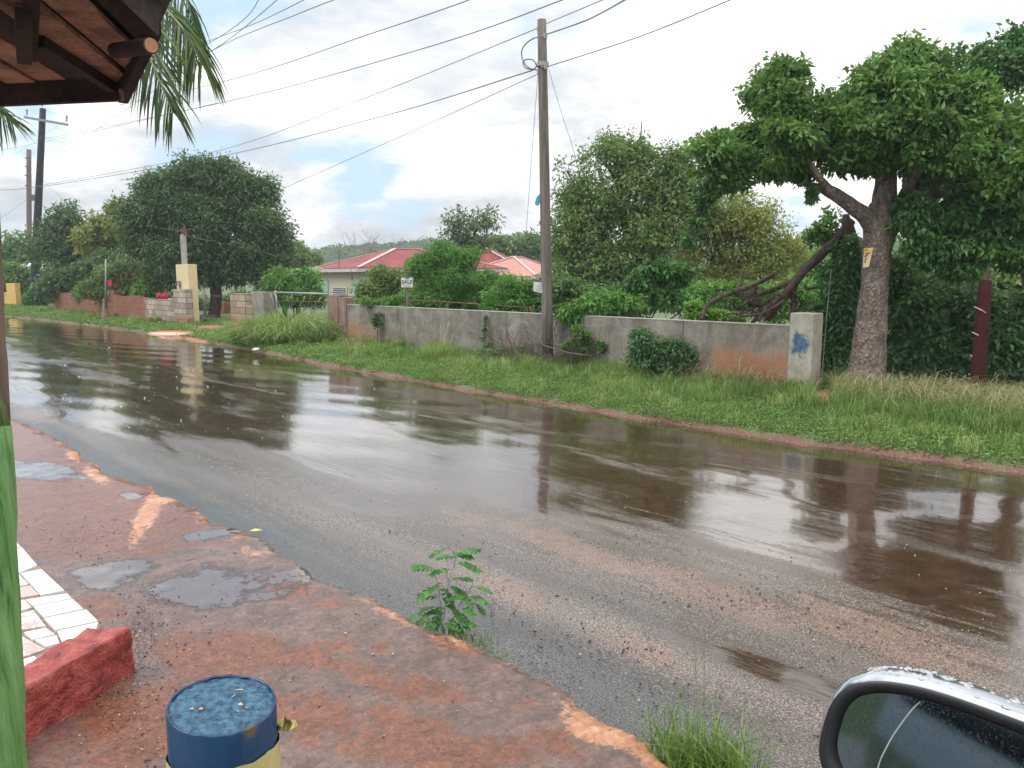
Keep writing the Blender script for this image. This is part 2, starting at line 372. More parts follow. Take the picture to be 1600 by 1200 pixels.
def blades(pos, h, w, lean, dirs, m, name, parent, tint, seed, extra=None):
    """grass blades: 5 verts each, quad + tip as 3 tris"""
    rng = np.random.default_rng(seed); n = len(pos); a = rng.uniform(0, 6.28, n)
    s = np.stack([np.cos(a), np.sin(a), np.zeros(n)], 1) * (w / 2)[:, None]
    dv = dirs * (h * lean)[:, None]; up = np.zeros((n, 3)); up[:, 2] = 1
    m1 = pos + dv * .3 + up * (h * .6)[:, None]; tip = pos + dv + up * (h * np.clip(1.05 - lean * .45, .25, 1))[:, None]
    v = np.stack([pos - s, pos + s, m1 + s * .75, m1 - s * .75, tip], 1).reshape(-1, 3); b = np.arange(n)[:, None] * 5
    f = np.concatenate([b + np.array([0, 1, 2]), b + np.array([0, 2, 3]), b + np.array([3, 2, 4])], 1).reshape(-1, 3)
    return npmesh(name, v, f, m, parent, {'tint': np.repeat(tint, 5)})
def rdirs(rng, n):
    a = rng.uniform(0, 6.28, n); return np.stack([np.cos(a), np.sin(a), np.zeros(n)], 1)
# ================================================================== GROUND SETTING
# far road edge
EP = [UV(onz(x, y, 0)) for x, y in [(1900, 790), (1600, 738), (1300, 698), (1000, 655), (860, 632), (700, 605), (550, 578), (400, 548), (270, 526), (150, 509), (60, 499), (0, 494), (-60, 489), (-120, 482)]]
EU = np.array([-40] + [e[0] for e in EP] + [140]); EV = np.array([9.6] + [e[1] for e in EP] + [EP[-1][1]])
o_ = np.argsort(EU); EU = EU[o_]; EV = EV[o_]
def edge_v(u): return np.interp(u, EU, EV)
def snoise(u, v, k=1.0, s=0):
    return (np.sin(u * 1.7 * k + s) * np.cos(v * 2.1 * k + 1.3 * s) + .6 * np.sin(u * 3.9 * k - v * 2.7 * k + s) + .4 * np.sin(u * 8.3 * k + v * 7.1 * k + 2 * s)) / 2
def hz(u, v):
    t = v - edge_v(u)
    return np.where(t < 0, -.03, np.interp(t, [0, .05, .2, .8, 3, 6, 40], [.0, .035, .085, .12, .17, .16, .12])) + np.clip(t * .5, 0, 1) * .025 * snoise(u, v)
# ground
m, n, p, _ = newmat('ground_soil'); t = n.nodes.new('ShaderNodeTexCoord')
a = ntex(n, t.outputs['Object'], .4, 8); setp(n, p, Base_Color=ramp(n, a, [(.35, (.05, .08, .025)), (.6, (.11, .15, .05))]), Roughness=.9); GM = m
gxs = np.linspace(-900, 900, 25); gv = np.array([(x, y, -.06) for x in gxs for y in gxs])
tag(npmesh('ground', gv, grid(gxs, gxs), GM), kind='structure')
# near kerb line of the footpath, traced on the ground
NP = [(-120, 598), (0, 645), (60, 668), (118, 700), (126, 716), (150, 722), (156, 737), (180, 742), (200, 747), (238, 757), (246, 776), (275, 777), (308, 793), (335, 814), (372, 820), (394, 834), (418, 846), (455, 872), (500, 899), (535, 912), (580, 931), (640, 962), (700, 988), (740, 1000), (780, 1020), (820, 1040), (860, 1059), (905, 1092), (930, 1112), (970, 1130), (1010, 1155), (1045, 1200), (1062, 1240)]
SZ = .13
eu = [UV(onz(x, y, SZ)) for x, y in NP]; eu = eu[::-1]
eu = [(-14, eu[0][1] + .05), (-3, eu[0][1] + .1)] + eu + [(45, eu[-1][1])]
au = np.array([e[0] for e in eu]); av = np.array([e[1] for e in eu]); k_ = np.argsort(au); au = au[k_]; av = av[k_]
au_, av_ = au, av
# road
us = np.concatenate([np.arange(-12, 30, .12), np.arange(30, 60, .3), np.arange(60, 141, 2)]); vs_ = np.concatenate([np.arange(-.5, 11.2, .1)])
U, V_ = np.meshgrid(us, vs_, indexing='ij'); U = U.ravel(); V_ = V_.ravel()
Z = .012 * snoise(U * .3, V_ * .8) - .004 * (V_ - 6) ** 2 * .25
PW = np.outer(U, np.array(RD)) + np.outer(V_, np.array(RN)); PW[:, 2] = Z
wet = np.interp(V_ + .25 * snoise(U * .25, V_), [2.4, 3.1, 3.8, 4.6, 5.6, 7, 9.5], [.10, .16, .28, .50, .66, .70, .82])
wet = np.maximum(wet, field(PW, [(250, 640, 210, 60, 8, .8), (560, 790, 80, 14, 12, .72), (1230, 1058, 150, 17, 20, 1.0), (1400, 880, 160, 60, 14, .78), (640, 770, 110, 35, 10, .8), (540, 690, 240, 60, 12, .82), (800, 760, 160, 40, 14, .8), (1150, 800, 130, 60, 10, .74), (700, 690, 160, 40, 10, .72), (950, 760, 180, 30, 14, .74), (620, 620, 300, 22, 8, .7), (60, 600, 90, 40, 0, .8), (690, 900, 150, 12, 35, .45), (1060, 1000, 60, 14, 20, .55)]))
sand = field(PW, [(700, 800, 110, 18, 22, .62), (900, 860, 160, 26, 22, .66), (1120, 930, 190, 34, 20, .62), (1400, 1000, 220, 36, 18, .72), (800, 925, 90, 24, 24, .62), (1000, 1010, 130, 26, 26, .60), (1180, 1040, 90, 20, 26, .5), (60, 652, 45, 10, 5, .8), (400, 745, 120, 12, 22, .45), (1500, 900, 260, 110, 16, .3)])
dark = 1 - np.clip((V_ - np.interp(U, au_, av_) - np.interp(U, [2, 6, 10], [.55, .42, .3]) + .05 * snoise(U, V_ * .3)) / .13, 0, 1) * np.clip((U + 3) / 1, 0, 1)
m, n, p, _ = newmat('wet_asphalt'); rc = roadco(n)
st = mapping(n, rc, scale=(.22, 1.5, 1)); s1 = ntex(n, st, 1.3, 7, .6, .6); s2 = ntex(n, mapping(n, rc, scale=(.8, 3, 1)), 2.2, 6, .65, .3)
fine = ntex(n, rc, 110, 3, .7); fn2 = ntex(n, rc, 45, 2); midn = ntex(n, rc, 6, 6, .65)
wv = math_(n, 'ADD', attr(n, 'wet'), math_(n, 'ADD', math_(n, 'MULTIPLY', math_(n, 'SUBTRACT', s1, .5), 1.25), math_(n, 'MULTIPLY', math_(n, 'SUBTRACT', s2, .5), .65)))
wv = math_(n, 'ADD', wv, math_(n, 'MULTIPLY', math_(n, 'SUBTRACT', fn2, .5), .30))
wm = ramp(n, wv, [(.44, 0.0), (.64, 1.0)])
sm = ramp(n, math_(n, 'ADD', attr(n, 'sand'), math_(n, 'ADD', math_(n, 'MULTIPLY', math_(n, 'SUBTRACT', midn, .5), .9), math_(n, 'MULTIPLY', math_(n, 'SUBTRACT', fine, .5), .9))), [(.38, 0.0), (.72, .8)])
asp = mix(n, attr(n, 'dark'), ramp(n, fine, [(.36, (.032, .023, .019)), (.5, (.095, .070, .058)), (.62, (.29, .235, .20))]), ramp(n, fine, [(.38, (.018, .017, .017)), (.5, (.055, .051, .049)), (.61, (.17, .16, .15))]))
lane = ramp(n, math_(n, 'ADD', math_(n, 'MULTIPLY', ntex(n, mapping(n, rc, scale=(.05, 2.0, 1)), 1.0, 5, .6), .75), math_(n, 'MULTIPLY', ntex(n, mapping(n, rc, scale=(.25, 1, 1)), 3.0, 6, .65), .25)), [(.36, .55), (.5, 1.0), (.62, 1.35)])
asp = nn(n, 'ShaderNodeMix', _data_type='RGBA', _blend_type='MULTIPLY', i0=1.0, i6=asp, i7=lane).outputs[2]
snd = ramp(n, fine, [(.36, (.07, .038, .026)), (.5, (.19, .112, .08)), (.64, (.42, .29, .22))])
c = mix(n, sm, asp, snd); mud = ramp(n, midn, [(.35, (.042, .022, .014)), (.65, (.075, .040, .025))])
c = mix(n, wm, c, mud)
rgh = mix(n, wm, mix(n, sm, .22, .4), ramp(n, s2, [(.35, .035), (.65, .13)]))
setp(n, p, Base_Color=c, Roughness=rgh, IOR=1.48, Specular_IOR_Level=.5)
rp = ntex(n, mapping(n, rc, scale=(1, 1.4, 1)), 9, 3, .6)
rp2 = ntex(n, mapping(n, rc, scale=(.35, 2.2, 1)), 3, 4, .6)
b1 = nn(n, 'ShaderNodeBump', Height=fine, Strength=math_(n, 'ADD', math_(n, 'MULTIPLY', math_(n, 'SUBTRACT', 1.0, wm), .5), .03), Distance=.007)
b2 = nn(n, 'ShaderNodeBump', Height=math_(n, 'ADD', math_(n, 'MULTIPLY', rp, .35), rp2), Strength=.15, Distance=.03, Normal=b1.outputs[0])
n.links.new(b2.outputs[0], p.inputs['Normal'])
cm = nn(n, 'ShaderNodeMath', _operation='MULTIPLY', i0=1.0, i1=1.0)
setp(n, p, Coat_Weight=math_(n, 'ADD', math_(n, 'MULTIPLY', wm, .25), .45), Coat_Roughness=mix(n, wm, .22, .05), Coat_IOR=1.42)
tag(npmesh('road', PW, grid(us, vs_), m, attrs={'wet': wet, 'sand': sand, 'dark': dark}, smooth=True), kind='structure')
# verge (grass bank and the field behind the walls)
us = np.concatenate([np.arange(-8, 30, .12), np.arange(30, 60, .3), np.arange(60, 141, 2)]); ts = np.array([-.12, -.03, .02, .06, .1, .15, .2, .28, .36, .5, .65, .8, 1, 1.25, 1.5, 1.8, 2.1, 2.5, 3, 3.5, 4, 5, 6, 8, 11, 15, 20, 30, 45, 70])
U, T = np.meshgrid(us, ts, indexing='ij'); U = U.ravel(); T = T.ravel(); V_ = edge_v(U) + T + np.clip(1 - T / .8, 0, 1) * (.08 * snoise(U, T * 0, 1.3) + .05 * snoise(U, T * 0, 4.1, 2)) 
Z = hz(U, edge_v(U) + T); PW = np.outer(U, np.array(RD)) + np.outer(V_, np.array(RN)); PW[:, 2] = Z
DIRT = [(215, 527, 60, 6.5, 3, 1), (265, 530, 60, 6, 4, 1), (270, 520, 38, 4, 0, 1), (330, 512, 34, 5, 0, .75), (1300, 622, 32, 14, 5, 1)]
dirt = field(PW, DIRT); pale = field(PW, [(268, 521.5, 34, 2.2, 1, 1)])
m, n, p, _ = newmat('verge_soil'); rc = roadco(n); a = ntex(n, rc, 3, 6, .6); b = ntex(n, rc, 40, 3)
tt = math_(n, 'ADD', attr(n, 't'), math_(n, 'MULTIPLY', math_(n, 'SUBTRACT', a, .5), .35))
g = ramp(n, a, [(.35, (.045, .075, .02)), (.65, (.10, .13, .04))]); mudc = ramp(n, b, [(.3, (.075, .034, .022)), (.6, (.17, .08, .05)), (.78, (.32, .19, .13))])
c = mix(n, ramp(n, tt, [(.02, 0.0), (.16, 1.0)]), mudc, g); c = mix(n, ramp(n, math_(n, 'ADD', attr(n, 'dirt'), math_(n, 'MULTIPLY', math_(n, 'SUBTRACT', a, .5), .8)), [(.4, 0.0), (.6, 1.0)]), c, ramp(n, b, [(.3, (.25, .085, .045)), (.7, (.42, .18, .11))]))
c = mix(n, ramp(n, attr(n, 'pale'), [(.3, 0.0), (.6, 1.0)]), c, (.66, .42, .30))
setp(n, p, Base_Color=c, Roughness=.62); bump(n, p, math_(n, 'ADD', a, math_(n, 'MULTIPLY', b, .4)), .5, .03)
tag(npmesh('verge', PW, grid(us, ts), m, attrs={'t': T, 'dirt': dirt, 'pale': pale}, smooth=True), kind='structure')
# near footpath slab with broken edge
us = np.concatenate([np.arange(-14, 1, .25), np.arange(1, 9, .03), np.arange(9, 20, .06), np.arange(20, 45, .5)])
ts = np.array([0, .0, .012, .03, .06, .1, .15, .2] + list(np.arange(.25, 4.2, .045)) + list(np.arange(4.3, 14, .5)))
U, T = np.meshgrid(us, ts, indexing='ij'); U = U.ravel(); T = T.ravel(); col0 = np.tile(np.arange(len(ts)), len(us))
_ju = np.array([.05 * noise.noise(Vector((a * 3.1, 0, 0))) + .035 * noise.noise(Vector((a * 9.7, 3, 0))) + .034 * noise.noise(Vector((a * 27, 7, 0))) + .02 * noise.noise(Vector((a * 60, 9, 0))) for a in us]); jit = np.repeat(_ju, len(ts)) * np.clip(1 - T / .3, 0, 1)
V_ = np.interp(U, au, av) - T + jit + np.where(col0 == 0, .03, 0)
Z = SZ + np.interp(T, [0, .03, .1, .3], [-.035, -.01, .004, 0]) + .006 * snoise(U, V_, 2.2, 1) + .003 * snoise(U, V_, 7, 2); Z[col0 == 0] = -.05
PW = np.outer(U, np.array(RD)) + np.outer(V_, np.array(RN)); PW[:, 2] = Z
mudf = field(PW, [(90, 700, 260, 70, 22, 1.15), (140, 790, 190, 70, 5, 1.1), (60, 820, 150, 60, 0, 1.1), (270, 830, 60, 22, -10, .6), (330, 1030, 80, 50, 0, .9), (430, 1020, 90, 26, 10, .8), (600, 1060, 160, 30, 14, .72), (480, 930, 120, 20, 14, .62), (700, 1180, 160, 40, 0, .72), (200, 860, 110, 20, 0, .7), (160, 950, 50, 25, 0, .8), (560, 1010, 70, 25, 10, .62), (450, 1110, 130, 50, 10, .75), (250, 1130, 160, 70, 0, .85), (650, 1140, 120, 40, 15, .62), (820, 1100, 60, 18, 25, .6), (720, 1010, 70, 16, 28, .85), (300, 1010, 60, 30, 0, .8), (560, 1160, 90, 30, 0, .65), (900, 1170, 80, 30, 20, .5)])
ora = field(PW, [(232, 800, 14, 55, 28, .95), (150, 742, 22, 10, 25, .9), (50, 655, 20, 4, 20, .4), (120, 712, 16, 7, 10, .9), (930, 1140, 50, 22, 25, .9), (980, 1160, 60, 16, 30, .9), (1030, 1190, 20, 40, -30, .9), (620, 965, 90, 10, 26, .5), (470, 880, 60, 10, 30, .4), (260, 780, 20, 12, 20, .6), (400, 860, 40, 14, 20, .4)])
pud = field(PW, [(55, 735, 60, 14, 3, 1), (205, 775, 22, 7, 5, .8), (180, 890, 75, 16, -8, .9), (330, 835, 50, 8, -8, .8), (120, 745, 30, 5, 0, .6), (170, 905, 60, 22, 0, .8), (330, 920, 130, 40, -5, .66), (480, 900, 90, 16, 5, .55), (620, 1040, 70, 12, 5, .5), (430, 840, 60, 10, 10, .5)])
m, n, p, _ = newmat('wet_footpath'); rc = roadco(n)
a = ntex(n, rc, 4.5, 8, .62, .3); b = ntex(n, rc, 90, 3, .7); d_ = ntex(n, mapping(n, rc, scale=(1.6, 1, 1)), 9, 8, .72, .9); m4 = ntex(n, rc, 34, 6, .75, .3)
con = mix(n, math_(n, 'MULTIPLY', b, .5), ramp(n, math_(n, 'ADD', math_(n, 'MULTIPLY', m4, .35), math_(n, 'ADD', math_(n, 'MULTIPLY', d_, .35), math_(n, 'MULTIPLY', a, .3))), [(.42, (.06, .028, .019)), (.5, (.15, .080, .060)), (.60, (.30, .185, .145))]), (.21, .135, .11))
mm = ramp(n, math_(n, 'ADD', attr(n, 'mud'), math_(n, 'ADD', math_(n, 'MULTIPLY', math_(n, 'SUBTRACT', a, .5), 2.3), math_(n, 'ADD', math_(n, 'MULTIPLY', math_(n, 'SUBTRACT', b, .5), .5), math_(n, 'MULTIPLY', math_(n, 'SUBTRACT', d_, .5), .8)))), [(.44, 0.0), (.60, .92)])
mudc = ramp(n, math_(n, 'ADD', math_(n, 'MULTIPLY', d_, .3), math_(n, 'ADD', math_(n, 'MULTIPLY', m4, .4), math_(n, 'MULTIPLY', b, .3))), [(.38, (.05, .014, .006)), (.5, (.18, .052, .019)), (.62, (.34, .125, .048))])
edge = math_(n, 'SUBTRACT', .46, math_(n, 'MULTIPLY', attr(n, 't'), 2.2))
om = ramp(n, math_(n, 'ADD', math_(n, 'MAXIMUM', attr(n, 'ora'), edge), math_(n, 'ADD', math_(n, 'MULTIPLY', math_(n, 'SUBTRACT', m4, .5), 1.3), math_(n, 'MULTIPLY', math_(n, 'SUBTRACT', a, .5), 1.4))), [(.34, 0.0), (.62, .95)])
orc = ramp(n, d_, [(.34, (.34, .12, .05)), (.5, (.55, .25, .12)), (.66, (.72, .42, .25))])
c = mix(n, om, mix(n, mm, con, mudc), orc)
pm = ramp(n, math_(n, 'ADD', attr(n, 'pud'), math_(n, 'ADD', math_(n, 'MULTIPLY', math_(n, 'SUBTRACT', a, .5), 1.5), math_(n, 'MULTIPLY', math_(n, 'SUBTRACT', m4, .5), .6))), [(.45, 0.0), (.56, 1.0)])
c = mix(n, pm, c, (.10, .065, .055)); rg = mix(n, mm, ramp(n, a, [(.4, .12), (.6, .3)]), .34); rg = mix(n, om, rg, .48); rg = mix(n, pm, rg, .09)
setp(n, p, Base_Color=c, Roughness=rg, Specular_IOR_Level=.5, Coat_Weight=mix(n, pm, .55, .9), Coat_Roughness=mix(n, pm, .16, .06), Coat_IOR=1.34)
vc = nn(n, 'ShaderNodeTexVoronoi', _feature='DISTANCE_TO_EDGE', Vector=nn(n, 'ShaderNodeVectorMath', _operation='ADD', i0=rc, i1=nn(n, 'ShaderNodeVectorMath', _operation='SCALE', Vector=nn(n, 'ShaderNodeTexNoise', Vector=rc, Scale=2.5, Detail=6.0).outputs['Color'], Scale=.55).outputs[0]).outputs[0], Scale=.75)
crk = ramp(n, vc.outputs['Distance'], [(0, 1.0), (.006, 0.0)])
g3 = ntex(n, rc, 30, 8, .75, .3)
hh = math_(n, 'SUBTRACT', math_(n, 'ADD', math_(n, 'MULTIPLY', a, .8), math_(n, 'ADD', math_(n, 'MULTIPLY', b, .3), math_(n, 'MULTIPLY', g3, .6))), math_(n, 'MULTIPLY', crk, .3))
bump(n, p, math_(n, 'MULTIPLY', hh, math_(n, 'SUBTRACT', 1.0, math_(n, 'MULTIPLY', pm, .93))), .75, .022)
tag(npmesh('footpath', PW, grid(us, ts), m, attrs={'t': T, 'mud': mudf, 'ora': ora, 'pud': pud}, smooth=True), kind='structure')
# hills: a low wooded ridge far behind
def ridge(x): return np.interp(x, [-900, -200, 350, 430, 470, 520, 620, 700, 780, 830, 900, 1000, 1240, 1300, 1600, 2400], [375, 385, 392, 392, 391, 384, 378, 372, 367, 364, 370, 384, 384, 378, 372, 380])
xs = np.arange(-700, 2300, 6); hs = np.linspace(0, 1, 14); vv = []
for x in xs:
    for k, h in enumerate(hs):
        D = 230 + 60 * h; q = at(float(x), 432, D); top = 2 + D * (432 - ridge(x) - 6) / F
        z = -.5 + (top + .5) * math.sin(h * math.pi / 2) + .5 * noise.noise(Vector((x * .05, h * 14, 3))) * (1 if h > .1 else 0); vv.append((q.x, q.y, z))
tag(npmesh('hills', np.array(vv), grid(xs, hs), noisy('hill_green', (.04, .08, .03), (.10, .16, .06), .15, .95, .6, .8), smooth=True), kind='structure')
rng = np.random.default_rng(5); nv = 45000; xi = rng.uniform(-600, 2200, nv); h = rng.random(nv) ** .7; D = 230 + 60 * h
lp = np.array(CAM) + (np.array(FWD) + np.outer((xi - 800) / F, np.array(RT)) - (432 - 600) / F * np.array(UP)) * D[:, None]
cl = .5 + .5 * np.sin(xi * .11) * np.cos(h * 9 + xi * .02)
lp[:, 2] = -.5 + (2 + D * (432 - ridge(xi) - 6) / F + .5) * np.sin(h * math.pi / 2) + rng.random(nv) * 1.1 * (.4 + cl)
v, f = leafverts(lp, rng.normal(size=(nv, 3)) + [0, 0, -.3], rng.normal(size=(nv, 3)) + [0, -.3, .9], rng.uniform(.7, 1.7, nv), rng.uniform(.5, 1.2, nv))
tag(npmesh('distant_woodland', v, f, leafmat('wood_far', (.05, .10, .045), (.10, .18, .07), (.18, .27, .11), .3, .7, .1), attrs={'tint': np.repeat(np.clip(.6 * cl + .4 * rng.random(nv), 0, 1), 4)}), 'hazy green woodland covering the low hills beyond the houses', 'woodland', kind='stuff')
# ================================================================== GRASS
def okgrass(pos):
    u_ = pos @ np.array(RD); v_ = pos @ np.array(RN); return (field(pos, DIRT) < .55) & (snoise(u_, v_, 1.35, 4.2) > -.78)
def sample(u0, u1, t0, t1, dens, rng):
    n_ = int((u1 - u0) * (t1 - t0) * dens); u = rng.uniform(u0, u1, n_); t = rng.uniform(t0, t1, n_); v = edge_v(u) + t
    P = np.outer(u, np.array(RD)) + np.outer(v, np.array(RN)); P[:, 2] = hz(u, v); k = okgrass(P); return P[k], u[k], t[k]
rng = np.random.default_rng(11); Ps, Hs, Ts, Ws = [], [], [], []
for u0, u1, dn, wm_ in ((-1, 14, 1500, 1.0), (14, 25, 1100, 1.35), (25, 45, 520, 2.0), (45, 90, 150, 3.2)):
    P, u, t = sample(u0, u1, .09, 3.9, dn, rng)
    pn = snoise(u, t, .8, 3); hh = np.interp(t, [0, .5, 1.3, 2.2, 3.2, 4], [.06, .085, .12, .17, .19, .16]) * np.clip(1 + .75 * pn, .35, 2) * rng.uniform(.5, 1.35, len(u))
    hh = np.where(u > 18, hh * .8, hh)
    Ps.append(P); Hs.append(hh); Ts.append(np.clip(.45 + .22 * pn + rng.normal(0, .2, len(u)) + .12 * snoise(u, t, 2.5, 1), 0, 1)); Ws.append(rng.uniform(.006, .012, len(u)) * wm_)
for u0, u1, k_, wm_ in ((-1, 14, 230, 1.0), (14, 28, 170, 1.5), (28, 50, 90, 2.4)):
    uc = rng.uniform(u0, u1, k_); tcn = 3.9 * rng.random(k_) ** .6 + .25; sz = rng.uniform(.4, 1.2, k_); nb = 70
    u = np.repeat(uc, nb) + rng.normal(0, .07, k_ * nb) * np.repeat(sz, nb); t = np.repeat(tcn, nb) + rng.normal(0, .07, k_ * nb) * np.repeat(sz, nb); v = edge_v(u) + t
    Q = np.outer(u, np.array(RD)) + np.outer(v, np.array(RN)); Q[:, 2] = hz(u, v); k2 = okgrass(Q)
    Ps.append(Q[k2]); Hs.append((np.repeat(.12 + .26 * sz * np.clip(tcn / 2, .35, 1), nb) * rng.uniform(.4, 1.1, k_ * nb))[k2]); Ts.append(np.clip(np.repeat(rng.uniform(.2, 1.0, k_), nb) + rng.normal(0, .15, k_ * nb), 0, 1)[k2]); Ws.append((rng.uniform(.006, .012, k_ * nb) * wm_)[k2])
P = np.concatenate(Ps); h = np.concatenate(Hs); n_ = len(P)
tag(blades(P, h, np.concatenate(Ws), rng.uniform(.2, 1.0, n_), rdirs(rng, n_), M['grass'], 'grass', None, np.concatenate(Ts), 1), 'green grass covering the roadside bank below the walls', 'grass', kind='stuff')
# creeping ground cover
Ps, Ts, Ls = [], [], []
for u0, u1, dn, s in ((-1, 14, 2400, 1.0), (14, 25, 1200, 1.5), (25, 50, 450, 2.4)):
    P, u, t = sample(u0, u1, .03, 2.0, dn, rng); k = rng.random(len(u)) < np.interp(t + .09 * snoise(u, t * 0, 1.9) + .05 * snoise(u, t * 0, 5.3), [0, .1, .9, 2.0], [.25, 1, .8, .1]); P, u, t = P[k], u[k], t[k]
    P[:, 2] += rng.random(len(u)) * np.interp(t, [0, .1, 1, 2], [.01, .05, .07, .06]) * (1 + .6 * snoise(u, t, 2))
    Ps.append(P); Ts.append(np.clip(.42 + .25 * snoise(u, t, 2.2, 5) + rng.normal(0, .2, len(u)), 0, 1)); Ls.append(rng.uniform(.018, .04, len(u)) * s)
P = np.concatenate(Ps); n_ = len(P); l = np.concatenate(Ls)
v, f = leafverts(P, rng.normal(size=(n_, 3)) * [1, 1, .4], rng.normal(size=(n_, 3)) * .5 + [0, 0, 1], l, l * .75)
tag(npmesh('ground_cover', v, f, M['cover'], attrs={'tint': np.repeat(np.concatenate(Ts), 4)}), 'small leafed creeping weeds along the edge of the wet road', 'weeds', kind='stuff')
def clump(name, label, cat, base, n_, hgt, rad, m, seed, w=.012, lean=(.3, 1.2), seeds=0, group=None, tint=.5):
    rng = np.random.default_rng(seed); t = thing(name, label, cat, base, group); b = np.array(base)
    r = rad * np.sqrt(rng.random(n_)); dr = rdirs(rng, n_); P = b + dr * r[:, None]; P[:, 2] = b[2] - .02
    dd = dr * .7 + rdirs(rng, n_) * .5
    blades(P, hgt * rng.uniform(.4, 1.1, n_) * (1 - .55 * (r / rad) ** 2), w * rng.uniform(.7, 1.3, n_), rng.uniform(lean[0], lean[1], n_), dd, m, 'blades', t, np.clip(rng.normal(tint, .22, n_), 0, 1), seed)
    if seeds:
        rd = random.Random(seed)
        for _ in range(seeds):
            mb = MB()
            a = rd.uniform(0, 6.28); q = Vector(base) + Vector((math.cos(a), math.sin(a), 0)) * rad * rd.random(); ln = hgt * rd.uniform(1, 1.45); le = Vector((math.cos(a), math.sin(a), 0)) * ln * rd.uniform(.15, .5)
            mb.tube([q, q + le * .3 + Vector((0, 0, ln * .6)), q + le + Vector((0, 0, ln * .95))], [w * .16, w * .12, w * .1], 3, False); tip = q + le + Vector((0, 0, ln * .95))
            mb.tube([tip - (le * .1 + Vector((0, 0, ln * .1))), tip + le * .05, tip + le * .12], [w * .2, w * .5, w * .1], 4, False)
            mb.build('seed_head', M['seedh'], t)
    return t
M['seedh'] = noisy('seed_heads', (.35, .28, .15), (.48, .40, .24), 20, .8, 0)
def gnd(x, y, z=.17): return onz(x, y, z)
def gw(x, v):     # ground point under pixel column x at road distance v
    q = onv(x, 500, v); u_, v_ = UV(q); q.z = float(hz(np.array([u_]), np.array([v_]))[0]); return q
WV = 12.2
# ================================================================== WALLS
RDx, RNx, ZZ = RD, RN, Vector((0, 0, 1))
def wbox(mb, xa, xb, ztop, v, depth, zb=-.1, mi=0):
    ua = UV(onv(xa, 500, v))[0]; ub = UV(onv(xb, 500, v))[0]
    c = P3((ua + ub) / 2, v + depth / 2, (ztop + zb) / 2); mb.box(c, (abs(ua - ub), depth, ztop - zb), (RD, RN, ZZ), mi); return c
def zt(x, y, v): return onv(x, y, v).z
# grey wall: long panels with joints
def wallmat(name, stain_lo, ur, mudc=(.30, .125, .06)):
    m, n, p, _ = newmat(name); rc = roadco(n); s = nn(n, 'ShaderNodeSeparateXYZ', Vector=rc)
    a = ntex(n, mapping(n, rc, scale=(1, 1, .35)), 2.5, 8, .62, .3); b = ntex(n, rc, 30, 4, .6); d_ = ntex(n, mapping(n, rc, scale=(7, 7, .35)), 1.6, 5, .6)
    base = ramp(n, math_(n, 'ADD', math_(n, 'MULTIPLY', a, .7), math_(n, 'MULTIPLY', b, .3)), [(.35, (.115, .10, .083)), (.5, (.205, .183, .153)), (.66, (.33, .30, .25))])
    base = mix(n, math_(n, 'MULTIPLY', ramp(n, d_, [(.5, 0.0), (.75, .6)]), ramp(n, ntex(n, rc, .9, 4), [(.42, 0.0), (.6, 1.0)])), base, (.09, .08, .068)); base = mix(n, ramp(n, ntex(n, mapping(n, rc, loc=(4, 2, 1), scale=(1, 1, 1.6)), 1.3, 8, .7, .6), [(.5, 0.0), (.62, .5)]), base, (.36, .335, .285)); base = mix(n, ramp(n, ntex(n, mapping(n, rc, loc=(1, 2, 7)), 2.1, 8, .72, .4), [(.52, 0.0), (.64, .55)]), base, (.13, .10, .085))
    tg = math_(n, 'ADD', s.outputs[2], math_(n, 'MULTIPLY', math_(n, 'SUBTRACT', a, .5), -.35))
    base = mix(n, ramp(n, tg, [(.85, 0.0), (1.03, .55)]), base, (.11, .095, .085)) if stain_lo is None else base
    st = math_(n, 'ADD', ramp(n, s.outputs[0], ur), math_(n, 'MULTIPLY', math_(n, 'SUBTRACT', a, .5), 2.0))
    zz_ = ramp(n, s.outputs[2], [(.0, 1.0), (.6, .9), (1.0, 0.0)])
    f_ = ramp(n, math_(n, 'ADD', math_(n, 'MULTIPLY', st, zz_), math_(n, 'ADD', math_(n, 'MULTIPLY', math_(n, 'SUBTRACT', d_, .5), 1.1), math_(n, 'MULTIPLY', math_(n, 'SUBTRACT', b, .5), .6))), [(.3, 0.0), (.85, .9)])
    c = mix(n, f_, base, mix(n, b, mudc, (.42, .20, .10)))
    setp(n, p, Base_Color=c, Roughness=.75, Specular_IOR_Level=.3); bump(n, p, math_(n, 'ADD', a, math_(n, 'MULTIPLY', b, .3)), .3, .012)
    return m
uR = UV(onv(1236, 500, WV))[0]; uL = UV(onv(541, 500, WV))[0]; LW = uL - uR
og = P3(uR, WV, 0)
wm_ = wallmat('grey_wall_render', 1, [(0, 0.0), (.001, .9), (.08, 0.9), (.16, .1), (.75, .05), (.9, .6), (1, .8)])
